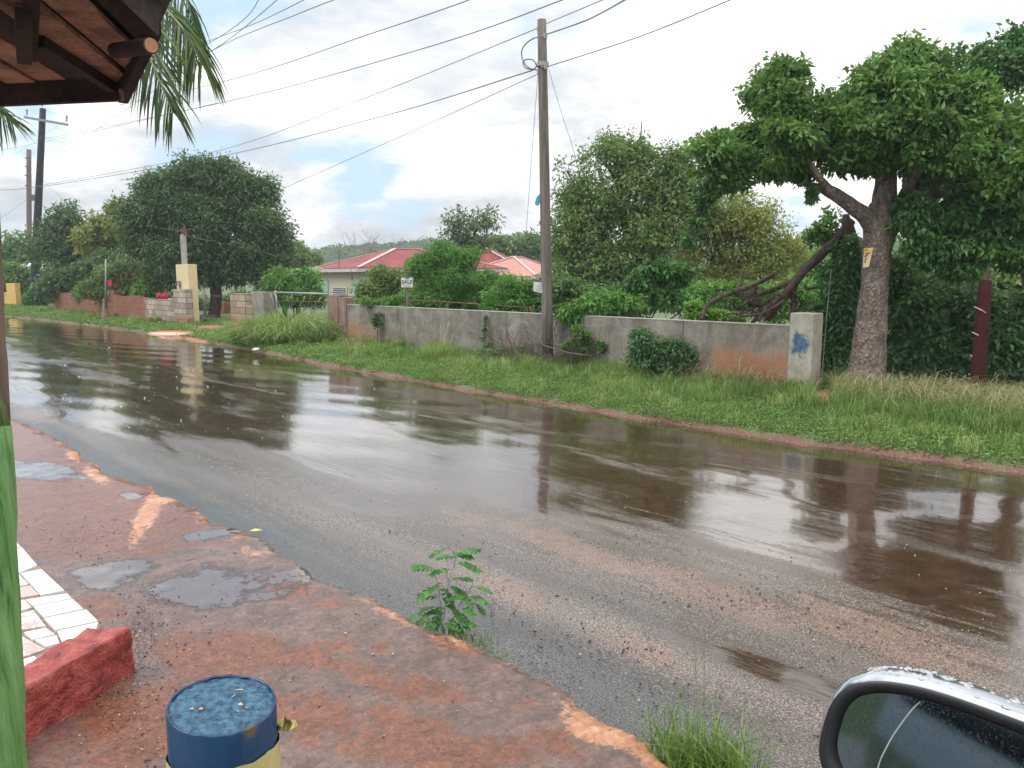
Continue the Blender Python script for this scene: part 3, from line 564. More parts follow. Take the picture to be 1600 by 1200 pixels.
# remap local u (0..LW) to 0..1 inside the material
for nd in wm_.node_tree.nodes:
    if nd.type == 'SEPXYZ':
        src = nd.inputs[0].links[0].from_socket; mp = mapping(wm_.node_tree, src, scale=(1 / LW, 1, 1)); wm_.node_tree.links.new(mp, nd.inputs[0])
        break
mb = MB(); cuts = [541, 757, 858, 1068, 1236]
t = thing('boundary_wall', 'long grey rendered wall with rust orange mud stains behind the roadside bank', 'wall', og)
for i in range(4):
    ua = UV(onv(cuts[i], 500, WV))[0] - .006; ub = UV(onv(cuts[i + 1], 500, WV))[0] + .006
    mb.box(P3((ua + ub) / 2, WV + .075, .55), (abs(ua - ub), .15, 1.3), (RD, RN, ZZ))
mb.box(P3((uL + uR) / 2, WV + .08, .535), (LW, .12, 1.3), (RD, RN, ZZ))
mb.build('wall_panel', wm_, t)
mb = MB(); mb.box(P3((uL + uR) / 2, WV + .075, 1.207), (LW, .165, .014), (RD, RN, ZZ)); mb.build('coping', noisy('coping_grey', (.30, .28, .25), (.42, .4, .36), 9, .7, .2, .004), t)
# end pillar with blue paint patch
pm_, n, p, _ = newmat('end_pillar_render'); tco = n.nodes.new('ShaderNodeTexCoord'); oc = nn(n, 'ShaderNodeVectorRotate', _rotation_type='Z_AXIS', Vector=tco.outputs['Object'], Angle=-ANG).outputs[0]
a = ntex(n, oc, 3, 7, .6, .2); b = ntex(n, oc, 14, 4)
base = ramp(n, math_(n, 'ADD', math_(n, 'MULTIPLY', a, .7), math_(n, 'MULTIPLY', b, .3)), [(.35, (.25, .23, .18)), (.65, (.45, .42, .34))])
ds = nn(n, 'ShaderNodeVectorMath', _operation='DISTANCE', i0=mapping(n, oc, scale=(1.25, 0, 1)), i1=(-.04, 0, .92))
bm_ = ramp(n, math_(n, 'ADD', ds.outputs['Value'], math_(n, 'ADD', math_(n, 'MULTIPLY', math_(n, 'SUBTRACT', ntex(n, oc, 6, 5, .6, .4), .5), .5), math_(n, 'MULTIPLY', math_(n, 'SUBTRACT', b, .5), .12))), [(.12, 1.0), (.21, 0.0)])
s = nn(n, 'ShaderNodeSeparateXYZ', Vector=oc)
bm_ = math_(n, 'MULTIPLY', bm_, math_(n, 'LESS_THAN', s.outputs[1], .01))
setp(n, p, Base_Color=mix(n, bm_, base, ramp(n, b, [(.35, (.03, .07, .12)), (.65, (.09, .17, .25))])), Roughness=.7); bump(n, p, a, .3, .01)
mb = MB(); zp = zt(1250, 489, WV); wbox(mb, 1234, 1271, zp, WV - .05, .34)
tag(mb.build('wall_pillar', pm_, None, origin=P3(UV(onv(1252, 500, WV))[0], WV - .05, 0), bevel=.015), 'pale concrete end pillar with a blue paint splotch beside the big tree', 'pillar')
mb = MB(); za = zt(1250, 489, WV); ub = UV(onv(1271, 500, WV - .05))[0]
# left brown pillar of the grey wall
mpil = noisy('muddy_pillar', (.14, .085, .06), (.30, .21, .16), 4, .8, .3, .01, stretch=(1, 1, .5))
mb = MB(); wbox(mb, 512, 528, zt(520, 461, WV), WV - .06, .32); wbox(mb, 528.3, 541, zt(534, 465, WV), WV - .03, .26)
tag(mb.build('wall_pillar', mpil, None, origin=gw(520, WV), bevel=.01), 'mud stained brown pillar at the left end of the grey wall', 'pillar')
# block wall on the left
def blockmat(name, mudpos, lo=(.26, .21, .17), hi=(.50, .43, .36), mudx=None):
    m, n, p, _ = newmat(name); rc = roadco(n); s = nn(n, 'ShaderNodeSeparateXYZ', Vector=rc); xy = nn(n, 'ShaderNodeCombineXYZ', X=math_(n, 'ADD', s.outputs[0], s.outputs[1]), Y=s.outputs[2])
    br = nn(n, 'ShaderNodeTexBrick', Vector=xy.outputs[0], Color1=lo, Color2=hi, Mortar=(.10, .08, .065), Scale=1.0)
    br.inputs['Mortar Size'].default_value = .012; br.inputs['Brick Width'].default_value = .42; br.inputs['Row Height'].default_value = .21; br.inputs['Bias'].default_value = .1
    a = ntex(n, rc, 2.2, 7, .62, .3); b = ntex(n, rc, 26, 4)
    c = mix(n, math_(n, 'MULTIPLY', b, .35), br.outputs['Color'], (.3, .22, .17))
    if mudx is not None:
        f1 = ramp(n, math_(n, 'ADD', math_(n, 'MULTIPLY', math_(n, 'SUBTRACT', s.outputs[0], mudx), .45), math_(n, 'ADD', .5, math_(n, 'MULTIPLY', math_(n, 'SUBTRACT', a, .5), .9))), [(.42, 0.0), (.58, .88)])
        c = mix(n, f1, c, ramp(n, a, [(.3, (.17, .062, .035)), (.7, (.30, .125, .075))]))
    f2 = ramp(n, math_(n, 'ADD', s.outputs[2], math_(n, 'MULTIPLY', math_(n, 'SUBTRACT', a, .5), 1.2)), [(mudpos - .1, .85), (mudpos + .2, 0.0)])
    c = mix(n, f2, c, (.30, .13, .07))
    setp(n, p, Base_Color=c, Roughness=.85, Specular_IOR_Level=.2); bump(n, p, math_(n, 'ADD', br.outputs['Fac'], math_(n, 'MULTIPLY', b, -.4)), .4, -.015); return m
bR = UV(onv(277, 500, 12.0))[0]; bM = UV(onv(232, 500, 12.0))[0]; bL = UV(onv(86, 478, 12.0))[0]
og = P3(bR, 12, 0); mb = MB(); n_ = 26; zc0 = zt(275, 468, 12.0)
for i in range(n_):
    ua = bR + (bL - bR) * i / n_; ub = bR + (bL - bR) * (i + 1) / n_; um = (ua + ub) / 2
    z1 = zc0 + .03 * math.sin(i * 1.3) + (.18 if 11 <= i <= 15 else 0) + (-.0 if i < 6 else .04)
    mb.box(P3(um, 12 + .075, (z1 - .3) / 2), (ub - ua, .15, z1 + .3), (RD, RN, ZZ))
tag(mb.build('block_wall', blockmat('blockwork_wall', .22, mudx=bM - bR + .2), None, origin=og), 'low block wall caked in red mud with bare blocks at its right end', 'wall')
mb = MB(); wbox(mb, 273, 291, zt(280, 452, 11.9), 11.9, .3)
tag(mb.build('block_pillar', blockmat('blockwork_pillar', .2), None, origin=gw(282, 11.9)), 'bare block gate pillar against the yellow meter column', 'pillar')
# yellow meter column with conduit pole
base = gw(288, 12.25); t = thing('meter_column', 'pale yellow rendered column carrying a grey service mast by the gateway', 'column', base)
mb = MB(); wbox(mb, 279, 298, zt(289, 413, 12.25), 12.25, .35); mb.build('column', M['cream'], t, bevel=.015)
mb = MB(); a_ = onv(288.5, 413, 12.4); mb.bar(Vector((a_.x, a_.y, a_.z - .05)), Vector((a_.x, a_.y, zt(288, 366, 12.4))), .17, .17); mb.build('mast', noisy('mast_grey', (.30, .29, .28), (.42, .4, .38), 5, .7, 0), t)
mb = MB()
for dx, y1 in ((-3.2, 355), (.5, 350), (3.6, 358)):
    q = onv(288 + dx, 368, 12.38); mb.tube([q, Vector((q.x, q.y, zt(288, y1, 12.38)))], .035, 6)
mb.build('insulator', M['rust'], t)
mb = MB(); q = onv(280, 446, 12.2); mb.tube([q, q + Vector((0, 0, .18))], .09, 10); mb.tube([q + Vector((0, 0, -.3)), q], .025, 6); mb.build('meter', M['metal'], t)
# gateway right: block pillar with half step and concrete pillar
mb = MB(); wbox(mb, 361, 384, zt(372, 459, 11.7), 11.7, .25); wbox(mb, 384.2, 395, zt(390, 478, 11.72), 11.72, .2)
tag(mb.build('block_pillar', blockmat('blockwork_gate', .42, (.26, .18, .13), (.44, .34, .26)), None, origin=gw(375, 11.7)), 'stepped red muddy block pillar right of the gateway', 'pillar')
mb = MB(); wbox(mb, 395.3, 413, zt(404, 456, 11.75), 11.75, .36)
tag(mb.build('gate_pillar', M['concrete'], None, origin=gw(404, 11.75), bevel=.01), 'grey concrete pillar with a whitewashed side left of the pipe fence', 'pillar')
# pipe rail fences
def rail(label, pts, posts, r=.035, nm='rail_fence', mt='metal'):
    q0 = pts[0]; t = thing(nm, label, 'fence', (q0.x, q0.y, .15))
    MB().tube(pts, r, 8).build('rail', M[mt], t, smooth=True)
    for q in posts: MB().tube([Vector((q.x, q.y, .1)), q], r * .9, 8).build('post', M[mt], t, smooth=True)
rail('grey pipe rail between the concrete pillar and the brown pillar', [onv(428, 457, 12.4), onv(512, 459.5, 12.4)], [onv(431, 454, 12.4)])
MB().tube([onv(431, 470, 12.4), onv(512, 472, 12.4)], .012, 6).build('rail', M['rust'], bpy.data.objects['rail_fence'])
rail('thin rusty pipe rail just behind the long grey wall', [onv(541, 463, 13.3), onv(640, 469, 13.3), onv(700, 472, 13.3), onv(830, 481, 13.3)], [onv(640, 469, 13.3), onv(700, 472, 13.3), onv(830, 481, 13.3)], .014, mt='rust')
rail('short wire rail between the gate pillars', [onv(300, 462, 13), onv(361, 463, 13)], [onv(322, 462, 13)], .012, mt='rust')
mb = MB(); pl = [onv(x, y, 14.5) for x, y in [(297, 441), (308, 444), (317, 450), (320, 460), (320, 495)]]; mb.tube(pl, .06, 8); mb.tube([onv(320, 497, 14.5), onv(320, 505, 14.5)], .06, 8)
tag(mb.build('pipe_arch', M['metal'], None, origin=onv(320, 500, 14.5), smooth=True), 'bent grey pipe curving over beside the mango trunk', 'pipe')
# old tyre lying in the yard
q = onz(311, 500, .2); mb = MB(); ring = [q + Vector((math.cos(a) * .62, math.sin(a) * .62, .02)) for a in [i * math.pi / 12 for i in range(25)]]
mb.tube(ring, .17, 8, False); tag(mb.build('old_tyre', M['tyre'], None, origin=q, smooth=True), 'old black tyre lying in the yard behind the gateway', 'tyre')
mb = MB(); wbox(mb, 341, 351, zt(345, 472, 17), 17, .3); tag(mb.build('block_stub', blockmat('stub_block', .3, (.3, .13, .07), (.45, .22, .12)), None, origin=gw(330, 15)), 'low orange stained block stub behind the mango trunk', 'wall')
# yellow boundary walls far left
base = gw(24, 12.4); t = thing('yellow_wall', 'bright yellow wall with a taller end panel by the black pole', 'wall', base)
mb = MB(); wbox(mb, 14, 27.5, zt(20, 443, 12.3), 12.3, .3); mb.build('end_panel', M['yellow_wall'], t, bevel=.02)
mb = MB(); wbox(mb, -40, 13.8, zt(8, 459, 12.4), 12.4, .2); mb.build('wall_panel', M['yellow_wall'], t, bevel=.02)
mb = MB(); wbox(mb, -40, 13.8, zt(8, 457.5, 12.35), 12.35, .3, zt(8, 459, 12.35)); mb.build('coping', M['cream'], t)
mb = MB(); wbox(mb, 28, 55, zt(40, 470, 13.5), 13.5, .2); tag(mb.build('brick_wall', noisy('red_brick_far', (.22, .07, .03), (.36, .13, .06), 3, .8, .2, .01), None, origin=gw(40, 13.5)), 'dark red low wall between the yellow wall and the black pole', 'wall')
t = thing('shack', 'shack with a white sheet roof under the trees by the black pole', 'shack', at(60, 470, 62))
mb = MB(); c = at(62, 444, 62); mb.box((c.x, c.y, 1.0), (1.6, 2, 1.8)); mb.build('wall', M['house_wall'], t)
mb = MB(); a1 = at(29, 413, 60); a2 = at(90, 421, 60); mb.add([a1, a2, a2 + Vector((0, 4, .3)), a1 + Vector((0, 4, .3)), a1 + Vector((0, 0, -.3)), a2 + Vector((0, 0, -.3)), a2 + Vector((0, 4, 0)), a1 + Vector((0, 4, 0))], [(0, 1, 2, 3), (4, 7, 6, 5), (0, 4, 5, 1), (1, 5, 6, 2), (2, 6, 7, 3), (3, 7, 4, 0)]); mb.build('roof', M['white_wall'], t)
# ================================================================== HOUSES
RM, n, p, _ = newmat('red_roof_sheet'); tco = n.nodes.new('ShaderNodeTexCoord'); a = ntex(n, tco.outputs['Object'], .8, 5); wv_ = nn(n, 'ShaderNodeTexWave', Vector=tco.outputs['Object'], Scale=3.2)
setp(n, p, Base_Color=ramp(n, a, [(.35, (.20, .028, .032)), (.65, (.30, .06, .062))]), Roughness=.6, Specular_IOR_Level=.3); bump(n, p, wv_.outputs['Fac'], .25, .03)
RF = noisy('faded_roof_sheet', (.42, .14, .11), (.56, .27, .21), .8, .5, .1, .02)
capm = noisy('ridge_cap', (.60, .36, .34), (.72, .48, .45), 3, .5, 0)
def house(name, label, nearc, leftc, rightc, zb, ze, za, inset, rmat, wmat, over=.5):
    """nearc: near eave corner (xy), leftc: end of the left eave, rightc: end of the right eave"""
    nc, lc, rc_ = [Vector((q.x, q.y, 0)) for q in (nearc, leftc, rightc)]; bc = lc + (rc_ - nc)
    t = thing(name, label, 'house', ((nc + bc) / 2).to_tuple())
    e = [Vector((q.x, q.y, ze)) for q in (nc, rc_, bc, lc)]
    m0 = (nc + lc) / 2; m1 = (rc_ + bc) / 2; dr = (m1 - m0).normalized(); hw = (lc - nc).length / 2
    r0 = m0 + dr * hw * inset; r1 = m1 - dr * hw * inset; r0.z = r1.z = za
    mb = MB(); dn = Vector((0, 0, -.06)); mb.add(e + [r0, r1] + [q + dn for q in e], [(0, 1, 5, 4), (1, 2, 5), (2, 3, 4, 5), (3, 0, 4), (6, 7, 1, 0), (7, 8, 2, 1), (8, 9, 3, 2), (9, 6, 0, 3), (6, 9, 8, 7)]); rf = mb.build('roof', rmat, t)
    mb = MB()
    for a_, b_ in ((e[0], r0), (e[3], r0), (e[1], r1), (r0, r1)): mb.bar(a_ + Vector((0, 0, .03)), b_ + Vector((0, 0, .03)), .24, .06)
    mb.build('ridge_cap', capm, rf)
    mb = MB()
    for i in range(4): mb.bar(e[i] + Vector((0, 0, -.17)), e[(i + 1) % 4] + Vector((0, 0, -.17)), .05, .22)
    mb.build('fascia', M['fascia'], t)
    # walls
    cen = (nc + bc) / 2; w = []
    for q in (nc, rc_, bc, lc):
        dx = (q - cen); ax1 = (rc_ - nc).normalized(); ax2 = (lc - nc).normalized(); a1 = dx.dot(ax1); a2 = dx.dot(ax2)
        w.append(cen + ax1 * (a1 - math.copysign(over, a1)) + ax2 * (a2 - math.copysign(over, a2)))
    mb = MB(); mb.prism([Vector((q.x, q.y, zb)) for q in w], (0, 0, ze - zb - .08)); mb.build('wall', wmat, t)
    return t, w, ze
H1n, H1l = at(560, 419, 52), at(484, 416, 60)
H1n.z = H1l.z = 0; ax = (H1n - H1l); per = Vector((-ax.y, ax.x, 0)).normalized()
if per.x < 0: per = -per
H1r = H1n + per * 11.5
ht, w, ze = house('red_roof_house', 'beige single storey house with red hipped roof and mint panels behind the wall', H1n, H1l, H1r, -.1, 2.58, 4.0, 1.0, RM, M['house_wall'])
def onface(t, a, b, f0, f1, z0, z1, m, nm, out=.04, th=.08):
    d1 = (b - a); nrm = Vector((d1.y, -d1.x, 0)).normalized()
    if nrm.y > 0: nrm = -nrm
    p0 = a + d1 * f0; p1 = a + d1 * f1; c_ = (p0 + p1) / 2 + nrm * out; c_.z = (z0 + z1) / 2
    mb = MB(); mb.box(c_, ((p1 - p0).length, th, z1 - z0), (d1.normalized(), nrm, ZZ)); return mb.build(nm, m, t)
wn, wr, wb, wl = w
onface(ht, wl, wn, .06, .24, 0, 1.75, M['mint'], 'mint_panel'); onface(ht, wl, wn, .78, .97, 0, 1.7, M['mint'], 'mint_panel')
wd = onface(ht, wl, wn, .34, .68, .5, 1.25, M['fascia'], 'window'); onface(wd, wl, wn, .37, .65, .56, 1.19, M['window_dark'], 'pane', .09, .03)
for k in range(4): onface(wd, wl, wn, .37, .65, .62 + k * .15, .66 + k * .15, M['fascia'], 'louvre', .115, .02)
for o in [o for o in C.objects if o.name.startswith(('pane', 'louvre')) and o.parent == wd]: pass
onface(ht, wn, wr, .1, .22, .6, 1.5, M['window_dark'], 'window'); onface(ht, wn, wr, .08, .24, 1.5, 1.62, M['fascia'], 'window_hood', .2, .4)
onface(ht, wn, wr, .38, .52, .6, 1.5, M['window_dark'], 'window')
q = H1n.lerp(H1l, .12); MB().tube([Vector((q.x, q.y, 1.75)), Vector((q.x, q.y, 2.5))], .05, 6).build('downpipe', M['rust'], ht)
q = H1n.lerp(H1l, .36); MB().tube([Vector((q.x, q.y, 2.45)), Vector((q.x, q.y, 3.75))], .035, 6).build('vent_pipe', M['rust'], ht)
a_ = at(838, 431, 60); a_.z = 0; l_ = at(745, 431, 55); l_.z = 0; r_ = a_ + Vector((6.0, 4.5, 0))
l_ = a_ + Vector((-6.4, 1.0, 0))
house('pink_roof_house', 'house with faded pinkish roof and white walls behind the power pole', a_, l_, a_ + Vector((3.6, 7, 0)), -.1, 2.05, 3.55, 1.0, RF, M['white_wall'])
a_ = at(800, 400, 72); a_.z = 0
house('red_roof_house', 'second red roofed house glimpsed right of the feathery tree top', a_, a_ + Vector((-6, .5, 0)), a_ + Vector((.8, 7, 0)), -.1, 3.2, 4.8, .5, RM, M['house_wall'])
# ================================================================== POLES
def pole(name, label, top, bot, r0, r1, m, cat='utility pole'):
    t = thing(name, label, cat, bot); pts = [bot.lerp(top, k / 8) for k in range(9)]; pts[0] = bot - Vector((0, 0, .3))
    MB().tube(pts, [r1 + (r0 - r1) * k / 8 for k in range(9)], 14, jit=.012, rnd=random.Random(3)).build('shaft', m, t, smooth=True); return t
PV = 11.85
pb = onv(856, 553, PV); pt = onv(846.5, 31, PV); DP = (pb - CAM).dot(FWD)
t = pole('utility_pole', 'tall weathered wooden pole standing in front of the grey wall', pt, pb, .088, .118, M['pole_wood'])
for y, sx_ in ((46, -1), (56, 1), (104, 1), (112, -1)):
    q = onv(847 + sx_ * 5.5, y, PV - .05); mb = MB(); mb.tube([q + Vector((0, 0, -.05)), q + Vector((0, 0, .05))], [.03, .04], 8); mb.tube([q, q - Vector((sx_ * .1, 0, 0))], .012, 6); mb.build('insulator', M['porcelain'], t)
mb = MB(); mb.tube([onv(848, 101, PV) + Vector((0, 0, -.04)), onv(848, 101, PV) + Vector((0, 0, .04))], .122, 12); mb.build('band', M['metal'], t)
# cable loop on the pole
q = [onv(x, y, PV - .06) for x, y in [(843, 58), (834, 60), (822, 68), (815, 80), (817, 94), (824, 104), (833, 108), (838, 103), (833, 94), (822, 93), (817, 99), (823, 107), (838, 109)]]
MB().tube([Vector(p_) for p_ in spline(q, 4)], .013, 5).build('cable_loop', M['wire'], t)
# paper notice and rag on pole
def panel(name, label, cat, pts, m, th=.01, origin=None, bend=0):
    nrm = (pts[1] - pts[0]).cross(pts[3] - pts[0]).normalized()
    if nrm.dot(CAM - pts[0]) < 0: nrm = -nrm
    t = thing(name, label, cat, (pts[2] + pts[3]) / 2); mb = MB(); mb.prism(pts, nrm * -th); mb.build('board', m, t); return t, nrm
def text(body, org, ax, up, size, m, parent, nm='lettering'):
    cu = bpy.data.curves.new(nm, 'FONT'); cu.body = body; cu.size = size; cu.align_x = 'CENTER'; cu.align_y = 'CENTER'; cu.extrude = .001; cu.offset = size * .015
    tmp = bpy.data.objects.new('tmp', cu); C.objects.link(tmp); bpy.context.view_layer.update()
    me = bpy.data.meshes.new_from_object(tmp.evaluated_get(bpy.context.evaluated_depsgraph_get())); bpy.data.objects.remove(tmp)
    ax = ax.normalized(); nr = ax.cross(up).normalized(); up = nr.cross(ax).normalized(); pw = parent_world(parent)
    for v in me.vertices: v.co = Vector(org) + ax * v.co.x + up * v.co.y + nr * v.co.z - pw
    return link(nm, me, m, parent, None)
def quad_px(pts, D): return [at(x, y, D) for x, y in pts]
Dn = DP - .2
t, nr = panel('paper_notice', 'white paper notice wrapped on the wooden pole at head height', 'sign', quad_px([(834, 440), (860.5, 444), (859, 460), (833, 455)], Dn), M['sign_white'])
c_ = at(846.5, 449.5, Dn) + nr * .004; axx = at(860, 444, Dn) - at(834, 440, Dn); upv = at(834, 440, Dn) - at(833, 455, Dn)
mb = MB()
for k, (o1, w_) in enumerate(((.3, .1), (.08, .2), (-.12, .16), (-.3, .22))): mb.box(c_ + upv * o1, (w_, .002, .014), (axx.normalized(), nr, upv.normalized()))
mb.build('lettering', M['ink_grey'], t)
rng_ = random.Random(4); mb = MB(); pp = quad_px([(843.5, 303), (842, 318), (835.5, 319), (838, 309)], DP - .15); mb.prism(pp, Vector((.02, .05, 0))); mb.prism(quad_px([(843, 312), (842, 322), (838, 321), (838, 315)], DP - .17), Vector((-.02, .05, .01)))
tag(mb.build('plastic_rag', M['rag'], None, origin=pp[1]), 'scrap of bright blue plastic caught on the side of the wooden pole', 'rag')
# black pole with crossarm
BD = 52; pb = at(52, 482, BD); pt = at(67, 170, BD); bt = pole('utility_pole', 'leaning black pole with pale crossarm at far left', pt, pb, .19, .27, M['pole_black'])
MB().bar(at(38, 183, BD - .3), at(106, 195, BD - .3), .14, .14).build('crossarm', M['metal'], bt)
for x, y in ((104, 190), (66, 166), (42, 180)): MB().tube([at(x, y, BD - .3), at(x, y - 9, BD - .3)], [.05, .08], 8).build('insulator', M['porcelain'], bt)
# brown pole behind
pb = at(46, 470, 70); pt = at(45, 234, 70); t = pole('utility_pole', 'brown wooden pole just left of the leaning black pole', pt, pb, .2, .22, M['pole_brown'])
for y in (247, 260, 274, 290): MB().tube([at(39, y, 69.5), at(46, y, 69.5)], .05, 6).build('insulator', M['rust'], t)
mb = MB(); mb.box(at(51, 309, 69.4), (.35, .3, .5)); mb.build('meter_box', M['pole_brown'], t)
# thin grey post in front of the bougainvillea
q = onv(165, 493, 11.3); tp = onv(165.5, 405, 11.3); t = thing('lamp_post', 'thin grey post in front of the flowering bushes with mud at its foot', 'post', q)
MB().tube([q, tp], [.05, .035], 8).build('shaft', M['metal'], t, smooth=True); MB().tube([q - Vector((0, 0, .1)), q + Vector((0, 0, .3)), q + Vector((0, 0, .75))], [.2, .13, .06], 9).build('mud_collar', noisy('mudcollar', (.2, .1, .07), (.3, .17, .12), 5, .8, .3, .02), t)
# red-brown post with cord spiral, right
q0 = at(1527, 600, 11.6); q1 = at(1540, 440, 11.8); t = pole('gate_post', 'dark red round post wound with pale cord under the hanging leaves', q1, q0, .085, .105, noisy('red_post', (.028, .008, .008), (.055, .012, .011), 5, .85, .3, .008, stretch=(1, 1, .3), spec=.15), 'post')
cordm = noisy('cord', (.42, .30, .22), (.55, .42, .32), 9, .8, 0)
for y in (480, 520, 556, 592):
    mb = MB()
    a0 = at(1534 - (y - 440) * .08 - 9, y - 1, 11.68); a1 = at(1534 - (y - 440) * .08 + 10.5, y + 10, 11.66); mb.tube([a0, (a0 + a1) / 2 + Vector((0, -.04, 0)), a1], .009, 5); mb.build('cord', cordm, t)
mb = MB()
for k in range(7): mb.tube([q1, q1 + Vector((random.Random(k).uniform(-.08, .08), 0, random.Random(k + 9).uniform(.1, .22)))], [.03, .004], 4)
mb.build('splinter', M['deadwood'], t)
# ------------------------------------------------------------------ wires
def wire(label, pts, r=.014, sag=.0, nm='power_line'):
    P_ = [at(*q) for q in pts]; out = []
    for i in range(len(P_) - 1):
        for k in range(10):
            s_ = k / 10; out.append(P_[i].lerp(P_[i + 1], s_) - Vector((0, 0, sag * 4 * s_ * (1 - s_))))
    out.append(P_[-1]); out = [Vector(q) for q in spline(P_, 10)] if len(P_) > 2 else out; o = MB().tube(out, r * .72, 5, False).build(nm, M['wire'], None, origin=P_[0]); return tag(o, label, 'cable', 'overhead cables')
wire('uppermost cable from the black pole crossarm to the top edge', [(104, 181, 52), (335, 131, 30), (590, 49, 17), (760, -10, 12)], .013)
wire('cable rising from mid height of the black pole to the sky above the wooden pole', [(60, 219, 52), (335, 163, 30), (640, 82, 17), (905, -10, 12)], .013)
wire('cable from beside the mango tree top to the very top of the wooden pole', [(20, 297, 52), (312, 243, 36), (560, 157, 28), (838, 45, DP)], .014, .06)
wire('thick cable ending in the coiled loop on the wooden pole', [(0, 297, 54), (70, 291, 50), (340, 245, 36), (600, 181, 28), (832, 110, DP)], .02, .05)
wire('cable sloping from the right side of the mango crown up to the wooden pole', [(430, 300, 32), (640, 207, 26), (840, 116, DP)], .012, .05)
wire('short cable leaving the right of the wooden pole top, the upper of two', [(853, 37, DP), (960, -8, 14)], .012)
wire('short cable leaving the right of the wooden pole top, the lower and thicker of two', [(853, 54, DP), (920, 30, 17), (990, -8, 13)], .02)
wire('cable from the pole band rising far right to the top edge', [(856, 104, DP), (1000, 57, 15), (1160, -8, 11)], .014, .02)
wire('cable crossing behind the palm frond tips to the top edge, the longest of that fan', [(60, 265, 52), (240, 142, 24), (330, 80, 16), (470, 20, 11), (550, -10, 9)], .008)
wire('cable crossing behind the palm frond tips, second steepest of that fan', [(0, 258, 60), (150, 157, 30), (322, 70, 14), (412, -10, 9)], .007)
wire('steepest thin cable beside the palm frond tips', [(78, 246, 50), (238, 130, 24), (333, 78, 14), (445, -10, 9)], .007)
wire('thin cable just above the palm frond tips running flatter than its neighbours', [(320, 66, 15), (400, 36, 12), (490, -8, 9)], .007)
wire('low thin cable crossing below the roof corner to the far left', [(-10, 237, 60), (110, 213, 44), (240, 184, 32), (340, 161, 26)], .012)
wire('thin drooping service cable from the brown pole to the meter column', [(48, 262, 69), (110, 320, 52), (190, 345, 42), (287, 362, 31.5)], .016, .1)
wire('thin dark cable crossing the mango crown from the meter column', [(288, 368, 31.3), (350, 381, 31), (440, 401, 33)], .013, .1)
wire('faint cable at far left between the brown pole and the frame edge', [(-10, 349, 66), (42, 312, 69)], .016)
wire('faint higher cable at far left reaching the brown pole', [(-10, 266, 66), (42, 262, 69)], .016)
wire('stay wire hanging just left of the wooden pole', [(841, 112, DP), (834, 200, DP + .5), (822, 365, DP + 2.5)], .007, nm='stay_wire')
wire('stay wire slanting down right of the wooden pole into the trees', [(857, 108, DP), (880, 185, DP + .7), (900, 250, DP + 1.6), (940, 420, DP + 4)], .007, nm='stay_wire')
wire('whitish hanging cord in front of the dark hedge beside the end pillar', [(1299, 420, 13.3), (1294, 470, 13.1), (1288, 540, 12.95), (1283, 600, 12.8)], .01, nm='cord_line')
# signs
t, nr = panel('sale_sign', 'white sale board on a wooden stake behind the grey wall', 'sign', quad_px([(626.5, 434), (645, 434), (645, 449), (627, 449)], 21.0), M['sign_white'], .02)
axx = RT; cc = at(636, 441, 21.0) + nr * .004
text('SALE', cc + UP * .005, RT, UP, .135, M['ink'], t); text('FOR', cc + UP * .095, RT, UP, .06, M['ink'], t)
mb = MB()
for k in range(2): mb.box(cc - UP * (.07 + .035 * k), (.24 - .05 * k, .002, .012), (RT, nr, UP))
mb.build('small_print', M['ink_grey'], t)
mb = MB(); mb.bar(at(636, 449, 21.05), at(636, 492, 21.05), .05, .04, RT); mb.build('stake', M['pole_brown'], t)
t, nr = panel('nailed_notice', 'tilted yellow and cream notice nailed to the big tree trunk', 'sign', quad_px([(1350.5, 388), (1364.5, 386.5), (1357.5, 417), (1348.5, 418)], 12.62), M['sign_cream'], .012)
qa = quad_px([(1350.5, 388), (1364.3, 386.7), (1362.8, 392.5), (1350.2, 396.5)], 12.615); MB().prism([q + nr * .003 for q in qa], nr * -.002).build('yellow_band', M['sign_yellow'], t)
mb = MB(); axn = (at(1364.5, 386.5, 12.62) - at(1350.5, 388, 12.62)).normalized(); un = (at(1350.5, 388, 12.62) - at(1348.5, 418, 12.62)).normalized()
for x, y, w_ in ((1353, 391, .035), (1355.5, 396, .07), (1353, 400, .05), (1352.5, 405, .035), (1351.5, 409, .03)): mb.box(at(x, y, 12.61) + nr * .003, (w_, .002, .022), ((axn + un * .2).normalized(), nr, un))
mb.build('lettering', M['ink_brown'], t)
